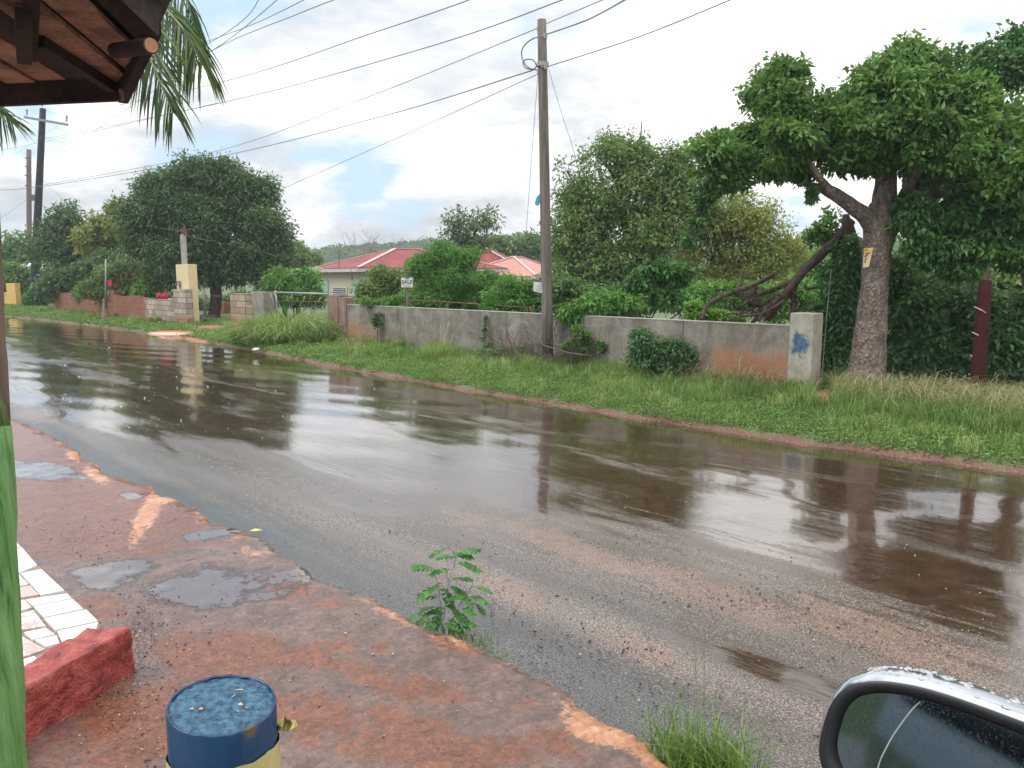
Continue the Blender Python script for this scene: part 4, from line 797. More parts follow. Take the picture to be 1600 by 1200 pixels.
# ================================================================== BIG TREE
tb = at(1352, 607, 12.9); tb.z = .12
t = thing('shade_tree', 'broad crowned tree with thick pale trunk right of the end pillar', 'tree', tb)
wood = [[(1350, 625, 12.95, 74), (1351, 603, 12.95, 64), (1357, 560, 12.95, 53), (1362, 500, 12.95, 46), (1367, 440, 12.95, 41), (1370, 395, 12.95, 43), (1378, 350, 12.95, 52), (1384, 322, 12.95, 48)],
        [(1372, 362, 12.9, 34), (1352, 338, 12.85, 26), (1325, 318, 12.85, 22), (1298, 300, 12.9, 19), (1275, 292, 12.95, 12), (1235, 281, 13.05, 8), (1180, 268, 13.2, 5), (1120, 258, 13.3, 3)],
        [(1300, 301, 12.5, 15), (1290, 290, 12.5, 13), (1275, 270, 12.4, 10), (1240, 210, 12.3, 6), (1220, 140, 12.3, 3)],
        [(1380, 335, 12.95, 42), (1384, 290, 12.9, 33), (1388, 240, 12.9, 24), (1400, 180, 12.9, 14), (1410, 110, 12.9, 5)],
        [(1385, 345, 12.95, 40), (1415, 318, 12.9, 34), (1450, 290, 12.8, 27), (1490, 262, 12.7, 19), (1540, 220, 12.6, 12), (1580, 180, 12.6, 6)],
        [(1420, 315, 12.9, 24), (1470, 300, 13.1, 18), (1530, 290, 13.3, 13), (1600, 280, 13.5, 8)],
        [(1388, 300, 12.9, 22), (1360, 240, 13.3, 14), (1330, 180, 13.4, 8), (1320, 140, 13.5, 3)],
        [(1400, 330, 12.95, 20), (1440, 250, 12.4, 14), (1460, 160, 12.2, 8)]]
limbs('trunk', wood, M['bark'], t, 2, 14, .05)
BB = [(1225, 122, 40, 30), (1203, 152, 34, 34), (1238, 165, 44, 34), (1195, 215, 46, 34), (1240, 215, 40, 34), (1120, 240, 32, 30), (1150, 252, 38, 32), (1110, 268, 26, 20), (1150, 285, 26, 14), (1310, 205, 44, 40), (1345, 165, 36, 34), (1330, 250, 40, 24), (1372, 140, 40, 36), (1415, 100, 36, 28), (1400, 150, 50, 50),
      (1450, 130, 46, 40), (1490, 160, 46, 40), (1400, 215, 70, 40), (1480, 215, 60, 44), (1530, 175, 40, 36), (1550, 235, 50, 44), (1590, 210, 44, 50), (1450, 255, 46, 22), (1575, 285, 50, 40), (1280, 235, 34, 24), (1375, 250, 30, 22), (1510, 275, 44, 24), (1180, 260, 26, 13), (1225, 266, 28, 12), (1262, 272, 20, 11), (1290, 165, 14, 12)]
rr = random.Random(8); BB = [(b[0], b[1], b[2] * 1.14, b[3] * 1.12, rr.uniform(-.9, .9) if b[2] > 30 else -.25) for b in BB]
crown('crown', bl_px(BB, 12.9), 4500, 16, .115, .062, L['big'], t, 21, droop=.6, cr=.28, shell=.4, lum=.12, ragged=.16, nsub=8)
b_ = bl_px([(1088, 345, 7, 14), (1100, 315, 12, 18), (1075, 372, 7, 12), (1112, 300, 14, 12), (1035, 425, 32, 18), (998, 445, 24, 20), (1066, 430, 14, 18), (1040, 465, 26, 14), (1268, 308, 8, 11)], 12.6)
t2 = thing('hanging_branch', 'broken dark leafy branch hanging from the left of the broad crown', 'branch', at(1060, 430, 12.6))
limbs('stem', [[(1130, 290, 12.4, 4), (1100, 330, 12.5, 3.5), (1080, 370, 12.6, 3), (1062, 400, 12.6, 2.5), (1030, 440, 12.6, 1.5)]], M['bark_dark'], t2, 3, 6)
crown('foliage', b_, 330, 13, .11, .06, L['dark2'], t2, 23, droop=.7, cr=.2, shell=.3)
# second tree whose crown shows top right and hangs down on the right
t = thing('shade_tree', 'tree at the right edge with high top tuft and dark hanging foliage', 'tree', at(1640, 600, 13.8) * 1.0)
limbs('trunk', [[(1640, 610, 13.8, 40), (1630, 500, 13.8, 34), (1600, 380, 13.8, 28), (1570, 260, 13.8, 20), (1553, 170, 13.8, 13), (1553, 110, 13.8, 7)], [(1600, 380, 13.8, 20), (1540, 340, 13.9, 12), (1470, 330, 14, 6)]], M['bark'], t, 5, 10)
crown('crown', bl_px([(1545, 100, 34, 30), (1585, 75, 42, 28), (1570, 115, 50, 28), (1600, 120, 40, 30)], 13.8), 520, 15, .10, .055, L['dark'], t, 31, droop=.5, cr=.3, shell=.35)
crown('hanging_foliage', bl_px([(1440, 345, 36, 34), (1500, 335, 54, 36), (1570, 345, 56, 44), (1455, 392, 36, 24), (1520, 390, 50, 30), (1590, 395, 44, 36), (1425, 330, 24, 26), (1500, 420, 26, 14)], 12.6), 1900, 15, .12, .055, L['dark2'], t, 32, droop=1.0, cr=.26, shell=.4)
# undergrowth behind it
def bush(label, blobs, D, ncl, per, Ln, W_, leaf, seed, name='bush', cat='bush', group=None, tw=.05, **kw):
    b = bl_px(blobs, D); c0 = b[0][0]; xs_ = [q[0] for q in b]; base = sum(xs_, Vector()) / len(xs_); base.z = .1
    return plant(name, label, cat, base, b, ncl, per, Ln, W_, leaf, seed, trunkw=tw, parts=('stem', 'foliage') if cat in ('bush', 'weed') else ('trunk', 'crown'), group=group, **kw)
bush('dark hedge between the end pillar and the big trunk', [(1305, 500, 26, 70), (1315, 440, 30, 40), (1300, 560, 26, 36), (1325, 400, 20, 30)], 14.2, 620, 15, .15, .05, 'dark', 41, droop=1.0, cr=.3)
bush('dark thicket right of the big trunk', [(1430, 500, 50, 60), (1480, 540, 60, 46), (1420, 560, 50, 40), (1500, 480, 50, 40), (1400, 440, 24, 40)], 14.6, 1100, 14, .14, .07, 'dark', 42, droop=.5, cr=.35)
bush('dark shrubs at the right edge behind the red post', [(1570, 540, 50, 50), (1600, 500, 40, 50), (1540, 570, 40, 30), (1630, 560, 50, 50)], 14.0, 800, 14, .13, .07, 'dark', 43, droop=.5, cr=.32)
bush('light green bushes glimpsed far right between the red post and the frame edge', [(1575, 460, 60, 30), (1500, 440, 50, 30), (1440, 420, 60, 40), (1620, 450, 50, 40)], 22, 520, 14, .2, .1, 'olive', 44)
# ================================================================== DEAD FALLEN TREE
t = thing('fallen_tree', 'dead broken tree with bare limbs lying behind the grey wall', 'dead tree', gw(1240, 13.6))
D0 = 14.3
limbs('broken_trunk', [[(1322, 335, D0, 9), (1322, 360, D0, 17), (1316, 395, D0, 15), (1308, 425, D0, 11)], [(1326, 345, D0, 12), (1332, 385, D0, 17), (1336, 418, D0, 12)],
     [(1330, 345, D0, 15), (1306, 375, D0, 15), (1280, 400, D0, 15), (1250, 430, D0, 14), (1232, 455, D0, 13), (1212, 480, D0, 11), (1200, 500, D0, 9)]], M['deadwood'], t, 6, 9, .18)
br = [[(1212, 427, D0 - .3, 7), (1180, 444, D0 - .3, 8), (1150, 455, D0 - .3, 8), (1122, 466, D0 - .3, 7), (1103, 480, D0 - .3, 7), (1097, 500, D0 - .3, 6)],
      [(1240, 440, D0, 12), (1240, 470, D0, 9), (1238, 500, D0, 8)], [(1255, 430, D0, 8), (1215, 450, D0 + .2, 9), (1185, 460, D0, 7), (1160, 478, D0, 5)],
      [(1230, 460, D0, 9), (1200, 480, D0 - .2, 8), (1185, 502, D0 - .2, 6)], [(1178, 448, D0, 14), (1172, 470, D0, 13), (1190, 480, D0, 8), (1175, 505, D0, 6)],
      [(1262, 452, D0, 4), (1285, 448, D0, 3), (1300, 450, D0, 2)], [(1155, 452, D0, 3), (1165, 432, D0, 2.5), (1185, 424, D0, 2), (1205, 426, D0, 1.5)],
      [(1225, 470, D0 - .3, 5), (1190, 490, D0 - .4, 4), (1150, 495, D0 - .4, 3)], [(1210, 465, D0, 5), (1170, 485, D0, 4), (1130, 505, D0, 3)]]
rr = random.Random(5)
for k in range(46):
    x0 = rr.uniform(1130, 1275); y0 = rr.uniform(448, 500); a = rr.uniform(0, 3.14); ln = rr.uniform(15, 45); w_ = rr.uniform(1, 3.2)
    br.append([(x0, y0, D0 + rr.uniform(-.4, .6), w_), (x0 + math.cos(a) * ln * .5 + rr.uniform(-5, 5), y0 - math.sin(a) * ln * .4, D0 + rr.uniform(-.4, .6), w_ * .8), (x0 + math.cos(a) * ln, min(y0 - math.sin(a) * ln * .6 + rr.uniform(-4, 12), 508), D0 + rr.uniform(-.4, .6), w_ * .4)])
limbs('branch', br, M['deadwood'], t, 7, 7, .15)
bush('leafy sprig growing beside the broken trunk', [(1290, 360, 26, 22), (1275, 372, 20, 12), (1300, 340, 14, 12)], 14.6, 70, 12, .11, .055, 'bright', 51, limb=False)
# ================================================================== MIDDLE TREES
bush('tall olive green tree right of the wooden pole', [(960, 250, 50, 40), (905, 300, 44, 50), (980, 300, 60, 60), (1040, 265, 42, 40), (930, 350, 60, 60), (1010, 370, 60, 60), (1050, 320, 50, 60), (890, 370, 40, 50), (960, 420, 70, 50), (1020, 440, 60, 40), (900, 430, 40, 40), (1075, 300, 24, 40), (1075, 250, 26, 30), (1090, 320, 34, 46), (1000, 240, 26, 24)], 24, 2700, 13, .15, .065, 'olive', 61, 'broad_tree', 'tree', tw=.2, shell=.25, ragged=.3, cr=.5, lum=.3, nsub=7)
bush('yellow green tree between the olive tree and the broad crowned tree', [(1150, 345, 60, 44), (1190, 375, 50, 52), (1110, 390, 50, 56), (1160, 430, 66, 50), (1215, 440, 40, 50), (1100, 340, 40, 46), (1225, 400, 34, 40), (1120, 450, 50, 40)], 25, 2100, 13, .14, .06, 'yellow', 62, 'broad_tree', 'tree', tw=.16, shell=.25, ragged=.25, cr=.45, nsub=7)
bush('mid green tree just right of the yellow green one', [(1230, 420, 40, 40), (1260, 450, 40, 40), (1280, 420, 24, 30), (1210, 470, 50, 40)], 30, 500, 14, .2, .09, 'bright', 63, 'broad_tree', 'tree', tw=.12)
bush('dense bush low between the olive tree and the wall', [(870, 460, 36, 30), (930, 470, 50, 24), (1000, 475, 40, 22), (1090, 470, 50, 26), (1040, 460, 40, 26)], 20, 620, 14, .15, .07, 'mid', 64, cr=.34)
bush('bright green leafy weeds above the wall right of the pole', [(940, 482, 48, 22), (900, 490, 30, 14), (975, 475, 24, 18)], 16.5, 330, 15, .13, .045, 'bright', 65, cr=.24, droop=.8)
bush('bright bushes filling the yard behind the dead tree', [(1120, 470, 40, 24), (1180, 465, 50, 26), (1235, 470, 40, 30), (1075, 465, 30, 20)], 19, 520, 14, .13, .055, 'bright', 95, cr=.34)
bush('lime green sprouts above the wall left of the dead tree', [(1085, 485, 24, 12), (1120, 495, 24, 9), (1150, 500, 20, 7)], 15.2, 130, 14, .11, .045, 'lime', 66, cr=.2)
bush('feathery bright green tree in front of the houses', [(695, 405, 46, 26), (730, 402, 22, 16), (665, 422, 34, 22), (715, 440, 60, 32), (765, 445, 34, 24), (790, 455, 26, 22), (690, 388, 22, 12), (655, 462, 34, 20), (700, 470, 60, 20), (760, 465, 40, 26)], 23, 2000, 17, .11, .03, 'bright', 67, 'feathery_tree', 'tree', tw=.08, shell=.35, cr=.42, droop=.6)
bush('lower feathery bush between the feathery tree and the wooden pole', [(800, 460, 40, 26), (830, 475, 30, 16), (780, 480, 34, 12), (870, 478, 22, 14)], 20, 330, 16, .13, .04, 'bright', 68, cr=.34)
bush('loose pale green bush in front of the beige house', [(600, 434, 28, 18), (585, 458, 34, 20), (622, 448, 24, 26), (570, 472, 26, 10)], 24, 360, 14, .13, .05, 'olive', 69, cr=.3)
bush('low bright green leaves along the wall top below the sale sign', [(600, 473, 24, 7), (625, 468, 16, 7), (570, 470, 14, 6)], 21.8, 90, 14, .11, .04, 'bright', 70, cr=.2)
bush('thin sparse tree rising behind the feathery tree', [(740, 350, 40, 22), (715, 365, 20, 20), (765, 345, 20, 18), (740, 375, 44, 16)], 44, 160, 12, .28, .1, 'grey', 71, 'sparse_tree', 'tree', tw=.09, shell=.2, ragged=.3, cr=.6)
bush('dark tree line behind the pink roof', [(790, 390, 40, 18), (840, 385, 40, 20), (880, 395, 40, 24), (760, 385, 30, 14), (820, 405, 40, 14)], 82, 620, 13, .5, .26, 'mid', 72, 'broad_tree', 'tree', tw=.2, cr=1.0)
bush('bushes behind the wooden pole beside the pink roof', [(900, 415, 26, 24), (885, 445, 28, 20), (855, 450, 20, 12)], 38, 300, 13, .25, .12, 'olive', 73, 'broad_tree', 'tree', tw=.1, cr=.5)
# bare trees behind the house
for k, (x, y, lab) in enumerate(((575, 392, 'leafless grey tree behind the left end of the red roof'), (612, 394, 'leafless grey tree above the middle of the red roof'), (655, 396, 'leafless grey tree where the feathery tree meets the red roof'))):
    b_ = at(x, y + 30, 78); t = thing('bare_tree', lab, 'tree', (b_.x, b_.y, 0), 'leafless trees behind the house'); mb = MB(); rd = random.Random(k + 3)
    MB().tube([Vector((b_.x, b_.y, 0)), Vector((b_.x, b_.y, 2.6))], [.22, .14], 6).build('trunk', M['greytwig'], t)
    for _ in range(5): twigs(mb, Vector((b_.x, b_.y, 2.5)), Vector((rd.uniform(-1, 1), rd.uniform(-.6, .6), rd.uniform(.25, .8))).normalized(), 1.6, .065, 4, rd, .75)
    mb.build('branch', M['greytwig'], t)
# ---- mango and left side
tb = at(334, 500, 36.5); tb.z = .1
t = thing('mango_tree', 'big round dense dark mango tree behind the gateway', 'tree', tb)
limbs('trunk', [[(331, 505, 36.5, 26), (335, 490, 36.5, 19), (338, 465, 36.5, 18), (336, 440, 36.5, 18), (330, 410, 36.5, 14)], [(337, 450, 36.5, 14), (360, 415, 36, 10), (390, 380, 36, 6)], [(336, 445, 36.5, 14), (300, 400, 37, 10), (270, 350, 37, 6)], [(335, 430, 36.5, 12), (340, 360, 37, 8), (335, 290, 37, 4)]], M['bark_dark'], t, 9, 9)
crown('crown', bl_px([(300, 290, 60, 40), (345, 285, 55, 36), (385, 310, 46, 40), (250, 310, 46, 42), (222, 340, 32, 40), (230, 385, 42, 36), (290, 340, 70, 56), (350, 350, 70, 60), (410, 355, 46, 48), (435, 365, 24, 34), (400, 400, 50, 40), (300, 400, 80, 36), (350, 420, 70, 30), (430, 400, 26, 28), (270, 430, 40, 24), (415, 430, 24, 22)], 36.5), 6200, 13, .22, .075, L['mango'], t, 81, droop=.55, cr=.42, shell=.5, lum=.1, ragged=.05, nsub=9)
bush('lighter yellow green tree left of the mango', [(185, 330, 20, 16), (170, 355, 30, 20), (195, 365, 26, 30), (150, 375, 30, 24)], 46, 380, 14, .3, .13, 'yellow', 82, 'broad_tree', 'tree', tw=.13, cr=.6)
bush('blue green tree right of the black pole', [(100, 345, 30, 26), (85, 380, 36, 34), (125, 375, 36, 30), (100, 415, 50, 34), (150, 410, 40, 30)], 48, 750, 14, .28, .12, 'mango', 83, 'broad_tree', 'tree', tw=.18, cr=.6, ragged=.15)
bush('mid green trees behind the brown pole at far left', [(30, 395, 34, 30), (5, 410, 30, 30), (55, 420, 40, 34), (20, 440, 40, 20), (-40, 400, 50, 40)], 66, 620, 14, .4, .18, 'mid', 84, 'broad_tree', 'tree', tw=.2, cr=.8)
bush('dark foliage filling the yard below the blue green tree', [(130, 440, 50, 26), (175, 425, 40, 30), (90, 445, 34, 22), (225, 440, 36, 26)], 44, 620, 14, .26, .11, 'mango', 85, cr=.5)
t = bush('bougainvillea bush with red flowers above the muddy wall', [(175, 440, 30, 22), (205, 430, 30, 24), (150, 455, 26, 16), (230, 450, 26, 22), (190, 460, 40, 14)], 38, 620, 14, .2, .08, 'olive', 86, 'flowering_bush', cr=.45, ragged=.2)
crown('blossom', bl_px([(213, 425, 12, 10), (232, 440, 14, 10), (170, 444, 4, 5), (200, 440, 30, 16)], 37.4), 12, 4, .12, .08, L['red'], t, 87, cr=.2)
bush('lime green shrub just above the bare block wall', [(225, 450, 14, 15), (238, 458, 14, 9), (215, 460, 10, 7)], 36.5, 150, 14, .2, .09, 'lime', 88, cr=.3)
bush('dark shrub overhanging the middle of the muddy wall', [(150, 462, 20, 13), (130, 460, 16, 10), (165, 468, 12, 10)], 41, 200, 14, .18, .08, 'mid', 89, cr=.35)
bush('green shrubs low between the yellow wall and the black pole', [(35, 440, 22, 20), (20, 425, 24, 18), (45, 460, 16, 16), (75, 440, 20, 24)], 56, 330, 13, .3, .13, 'mid', 94, cr=.5)
bush('tangled dark creeper around the foot of the black pole', [(55, 468, 16, 18), (70, 450, 16, 14), (80, 462, 20, 12), (44, 478, 10, 7)], 50.5, 230, 13, .28, .1, 'dark', 90, cr=.5)
mb = MB(); q = onv(253, 465, 12.5); b2 = at(253, 464.5, 31.2)
for k in range(6): mb.tube([b2 + Vector((k * .08 - .2, 0, -.06)), b2 + Vector((k * .08 - .19, .05, .12 + .04 * math.sin(k * 2))), b2 + Vector((k * .08 - .14, .1, -.02))], [.04, .06, .04], 6)
tag(mb.build('red_cloth', M['red_cloth'], None, origin=b2, smooth=True), 'crumpled crimson cloth on top of the block wall by the pillar', 'cloth')
t, nr = panel('red_flag', 'small crimson cloth hanging in the bush right of the thin grey post', 'cloth', quad_px([(168.5, 438), (174, 437), (174.5, 447), (169, 448)], 33), M['red_cloth'], .03)
# right of mango
bush('pale yellow green trees right of the mango', [(455, 400, 24, 20), (470, 415, 26, 24), (440, 425, 20, 20), (490, 420, 16, 24), (425, 450, 30, 20)], 68, 700, 14, .35, .16, 'olive', 91, 'broad_tree', 'tree', tw=.15, cr=.7)
bush('bright green shrubs behind the pipe rail', [(440, 440, 26, 20), (480, 440, 20, 22), (460, 462, 36, 16), (490, 465, 20, 14), (420, 465, 22, 14)], 34.5, 620, 14, .17, .07, 'bright', 92, cr=.4)
bush('green shrubs behind the open gateway', [(305, 480, 26, 16), (350, 480, 28, 14), (280, 470, 14, 16), (375, 470, 16, 14)], 44, 330, 13, .22, .1, 'mid', 93, cr=.4)
# banana plants
def banana(label, x, y, D, hgt, seed):
    b = at(x, y, D); b.z = .1; t = thing('banana_plant', label, 'banana plant', b, 'banana plants behind the pipe rail'); rd = random.Random(seed)
    MB().tube([b, b + Vector((0, 0, hgt * .5)), b + Vector((.05, 0, hgt * .62))], [.13, .1, .06], 8).build('stem', M['lg'], t, smooth=True)
    for k in range(8):
        a = k * .785 + rd.uniform(-.3, .3); dr = Vector((math.cos(a), math.sin(a), 0)); ln = hgt * rd.uniform(.55, .75); vs, fs = [], []; sd_ = Vector((-dr.y, dr.x, 0))
        for i in range(9):
            s_ = i / 8; c_ = b + Vector((0, 0, hgt * .6)) + dr * (ln * s_ * .85) + Vector((0, 0, ln * (1.15 * s_ - 1.15 * s_ * s_))); w_ = .26 * math.sin(min(1, s_ * 1.15 + .05) * math.pi) ** .6 + .01
            vs += [c_ + sd_ * w_ + Vector((0, 0, -.08 * w_ * 3)), c_, c_ - sd_ * w_ + Vector((0, 0, -.08 * w_ * 3))]
        for i in range(8): fs += [(i * 3, i * 3 + 1, i * 3 + 4, i * 3 + 3), (i * 3 + 1, i * 3 + 2, i * 3 + 5, i * 3 + 4)]
        MB().add(vs, fs).build('leaf', M['lg'], t, smooth=True)
M['dark_glass'] = noisy('dark_glass', (.008, .009, .011), (.014, .016, .018), 9, .05, 0)
M['lg'] = noisy('banana_green', (.10, .26, .06), (.20, .40, .12), 3, .45, 0)
banana('banana plant with arching leaves nearest the pipe rail', 445, 480, 36, 2.6, 1); banana('banana plant with a taller upright leaf behind its neighbour', 466, 480, 38.5, 2.9, 2)
# ================================================================== VERGE PLANTS
clump('tall_grass', 'tall thick grass mound in front of the pipe rail', 'grass clump', gw(455, 11.4), 3600, 1.25, 1.6, M['grass'], 101, .03, (.3, 1.9), 12, tint=.62)
clump('tall_grass', 'tall grass spilling left against the concrete gate pillar', 'grass clump', gw(428, 11.2), 900, .75, .8, M['grass'], 102, .02, (.5, 1.3), 0, tint=.4)
clump('grass_tuft', 'pale green tufted grass alone in front of the middle of the grey wall', 'grass clump', gw(685, 11.0), 900, .62, .42, M['grass'], 103, .014, (.3, 1.25), 14, tint=.72)
clump('grass_tuft', 'dry straw tuft at the foot of the brown stained wall end', 'grass clump', gw(575, 11.8), 380, .5, .7, M['drygrass'], 104, .011, (.3, 1.1), 10)
clump('grass_tuft', 'dry straw grass below the rust orange wall stain', 'grass clump', gw(1150, 11.85), 1100, .42, .75, M['drygrass'], 105, .007, (.3, 1.4), 16)
clump('grass_tuft', 'straw coloured grass beside the foot of the end pillar', 'grass clump', gw(1195, 11.9), 260, .26, .3, M['drygrass'], 106, .007, (.4, 1.2), 8)
clump('grass_tuft', 'fresh green blades left of the dark wall shrub', 'grass clump', gw(975, 11.45), 700, .42, .5, M['grass'], 107, .011, (.3, 1.1), 6, tint=.5)
bush('dark scrubby shrub at the wall foot right of the pole', [(1040, 550, 40, 20), (1010, 545, 26, 22), (1070, 562, 24, 16), (1000, 530, 12, 20), (1000, 562, 30, 12), (1050, 572, 40, 11)], Dw(1035, 11.85), 430, 14, .075, .035, 'dark', 108, 'scrub', cr=.2, tw=.02)
bush('leafy weed standing beside the pole foot', [(908, 530, 18, 12), (905, 518, 10, 10), (895, 545, 18, 8), (940, 540, 9, 8)], Dw(908, 11.95), 110, 13, .09, .045, 'big', 109, 'weed', 'weed', cr=.16, tw=.015)
bush('thin creeper climbing the wall joint left of the pole', [(758, 505, 3, 12), (756, 525, 4, 12), (761, 540, 6, 8)], Dw(758, 12.1), 40, 12, .06, .03, 'dark', 110, 'weed', 'weed', cr=.1, tw=.01)
bush('small weed with twisted stem on the wall right of the pole', [(1003, 520, 7, 8), (1000, 534, 10, 8)], Dw(1002, 12.05), 34, 13, .08, .04, 'mid', 111, 'weed', 'weed', cr=.12, tw=.012)
bush('blue green weed against the brown wall end', [(588, 505, 7, 9), (590, 494, 8, 5)], Dw(588, 12.05), 34, 13, .09, .04, 'mango', 112, 'weed', 'weed', cr=.14, tw=.012)
bush('low dark weeds below the wall joint', [(800, 548, 26, 6), (770, 552, 20, 6)], Dw(795, 11.9), 90, 13, .07, .03, 'mid', 113, 'weed', 'weed', cr=.14, tw=.01)
t = thing('dead_brushwood', 'bare purple brown brushwood leaning on the wall around the pole foot', 'brushwood', gw(835, 11.6)); mb = MB(); rd = random.Random(12)
for k in range(24):
    q = gw(rd.uniform(800, 905), 11.6 + rd.uniform(-.15, .3)); twigs(mb, q, Vector((rd.uniform(-1, 1), rd.uniform(-.2, .4), rd.uniform(.2, .8))).normalized(), .42, .017, 3, rd, .7)
mb.tube([onv(820, 515, 11.5), onv(850, 540, 11.4), onv(890, 552, 11.4), onv(925, 556, 11.4)], [.012, .018, .02, .012], 6)
mb.build('twig', M['twig'], t)
# dry long grass under the big tree to the right (uncountable)
rng = np.random.default_rng(77); Pd = []
for x0, x1, v0, v1, k in ((1300, 1650, 11.2, 12.6, 2600), (1060, 1200, 11.7, 12.1, 300)):
    xx = rng.uniform(x0, x1, k); vv_ = rng.uniform(v0, v1, k)
    for a_, b_ in zip(xx, vv_):
        q = onv(float(a_), 600, float(b_)); Pd.append((q.x, q.y, .1))
Pd = np.array(Pd); uu = Pd @ np.array(RD); vq = Pd @ np.array(RN); Pd[:, 2] = hz(uu, vq); n_ = len(Pd)
tag(blades(Pd, rng.uniform(.25, .62, n_) * np.where(rng.random(n_) < .15, 1.35, 1), rng.uniform(.005, .010, n_), rng.uniform(.6, 1.9, n_), unit(rdirs(rng, n_) + [.5, -.4, 0]), M['drygrass'], 'dry_grass', None, np.clip(rng.normal(.5, .25, n_), 0, 1), 2), 'long pale dry grass drooping around the foot of the big trunk', 'grass', kind='stuff')
Pd = []
xx = rng.uniform(1300, 1660, 7000); vv_ = rng.uniform(10.6, 13.3, 7000)
for a_, b_ in zip(xx, vv_): q = onv(float(a_), 600, float(b_)); Pd.append((q.x, q.y, .1))
Pd = np.array(Pd); Pd[:, 2] = hz(Pd @ np.array(RD), Pd @ np.array(RN)); n_ = len(Pd)
tag(blades(Pd, rng.uniform(.18, .48, n_), rng.uniform(.005, .011, n_), rng.uniform(.3, 1.3, n_), rdirs(rng, n_), M['grass'], 'long_grass', None, np.clip(rng.normal(.42, .22, n_), 0, 1), 3), 'longer green grass on the bank at the right edge', 'grass', kind='stuff')
# ================================================================== FOREGROUND LEFT
# shop roof corner
def pz(x, y, z): return onz(x, y, z)
E = [pz(-140, 166, 2.60), pz(192, 156, 2.60), pz(243, 52, 2.66), pz(168, -14, 2.70), pz(120, -300, 2.78), pz(-500, -300, 2.95)]
SH = noisy('old_boards', (.08, .045, .03), (.55, .32, .225), 5, .85, .4, .01, stretch=(1, 1, 1), spec=.2)
SD = noisy('rotten_dark_wood', (.02, .015, .014), (.075, .052, .045), 6, .85, .4, .01, spec=.2)
base = Vector((E[1].x - .6, E[1].y - .6, 2.6)); t = thing('shop_roof', 'dark weathered timber roof corner overhanging at the top left', 'roof', base)
zo = Vector((0, 0, .09)); MB().prism([q + zo + (q - base).normalized() * .05 for q in E], (0, 0, .03)).build('roof_sheet', noisy('roof_felt', (.09, .085, .085), (.2, .19, .19), 7, .7, .3, .01), t)
MB().prism([q + Vector((0, 0, .075)) for q in E], (0, 0, .012)).build('underlay', SD, t)
# boards perpendicular to the corner fascia
dirb = (pz(185, 95, 2.63) - pz(72, 0, 2.63)).normalized(); dirb.z = 0; sid = Vector((-dirb.y, dirb.x, 0))
cxy = pz(172, 112, 2.62); rd = random.Random(2)
def clip(poly, p0, nrm):
    out = []
    for i in range(len(poly)):
        a, b = poly[i], poly[(i + 1) % len(poly)]; da, db = (a - p0).dot(nrm), (b - p0).dot(nrm)
        if da >= 0: out.append(a)
        if da * db < 0: out.append(a.lerp(b, da / (da - db)))
    return out
E0 = [Vector((q.x, q.y, 0)) for q in E]; c0 = Vector((cxy.x, cxy.y, 0)); ce = sum(E0, Vector()) / len(E0)
E1 = [q.lerp(ce, .04) for q in E0]
k = -12
for k in range(-14, 15):
    w_ = .115; a0 = k * w_; poly = clip(E1, c0 + sid * (a0 + .006 + rd.uniform(0, .012)), sid); poly = clip(poly, c0 + sid * (a0 + w_ - .004), -sid) if len(poly) > 2 else []
    if len(poly) > 2:
        h0 = 2.665 + rd.uniform(-.014, .014); MB().prism([Vector((q.x, q.y, h0)) for q in poly], (0, 0, .014)).build('board', SH if rd.random() < .7 else SD, t)
for i in range(3):
    a, b = E[i], E[i + 1]; MB().bar(a + Vector((0, 0, .035)), b + Vector((0, 0, .045)), .03, .095).build('fascia', SD, t)
mb = MB(); mb.bar(pz(46, 84, 2.62), pz(52, -80, 2.66), .032, .045); mb.build('rafter', SD, t); MB().bar(pz(37, 30, 2.60), pz(37, 86, 2.60), .035, .05).build('rafter', SD, t)
mb = MB(); mb.bar(pz(60, 62, 2.64), pz(196, 148, 2.64), .03, .04); mb.build('rafter', SD, t)
lg0 = at(236, 71, (pz(235, 71, 2.60) - CAM).dot(FWD) - .04); dl = Vector((.75, -.62, -.1)).normalized(); mb = MB(); mb.tube([lg0 - dl * .2, lg0], [.021, .021], 12, False); mb.build('log_rafter', SD, t, smooth=True)
mb = MB(); mb.tube([lg0 - dl * .012, lg0 + dl * .003], [.0205, .018], 12); mb.build('cut_end', noisy('cut_wood', (.42, .2, .11), (.58, .32, .2), 20, .8, .2, .004), t)
mb = MB(); mb.tube([pz(188, 140, 2.565), pz(191, 150, 2.55), pz(190, 157, 2.535)], .006, 5); mb.build('hook', M['rust'], t)
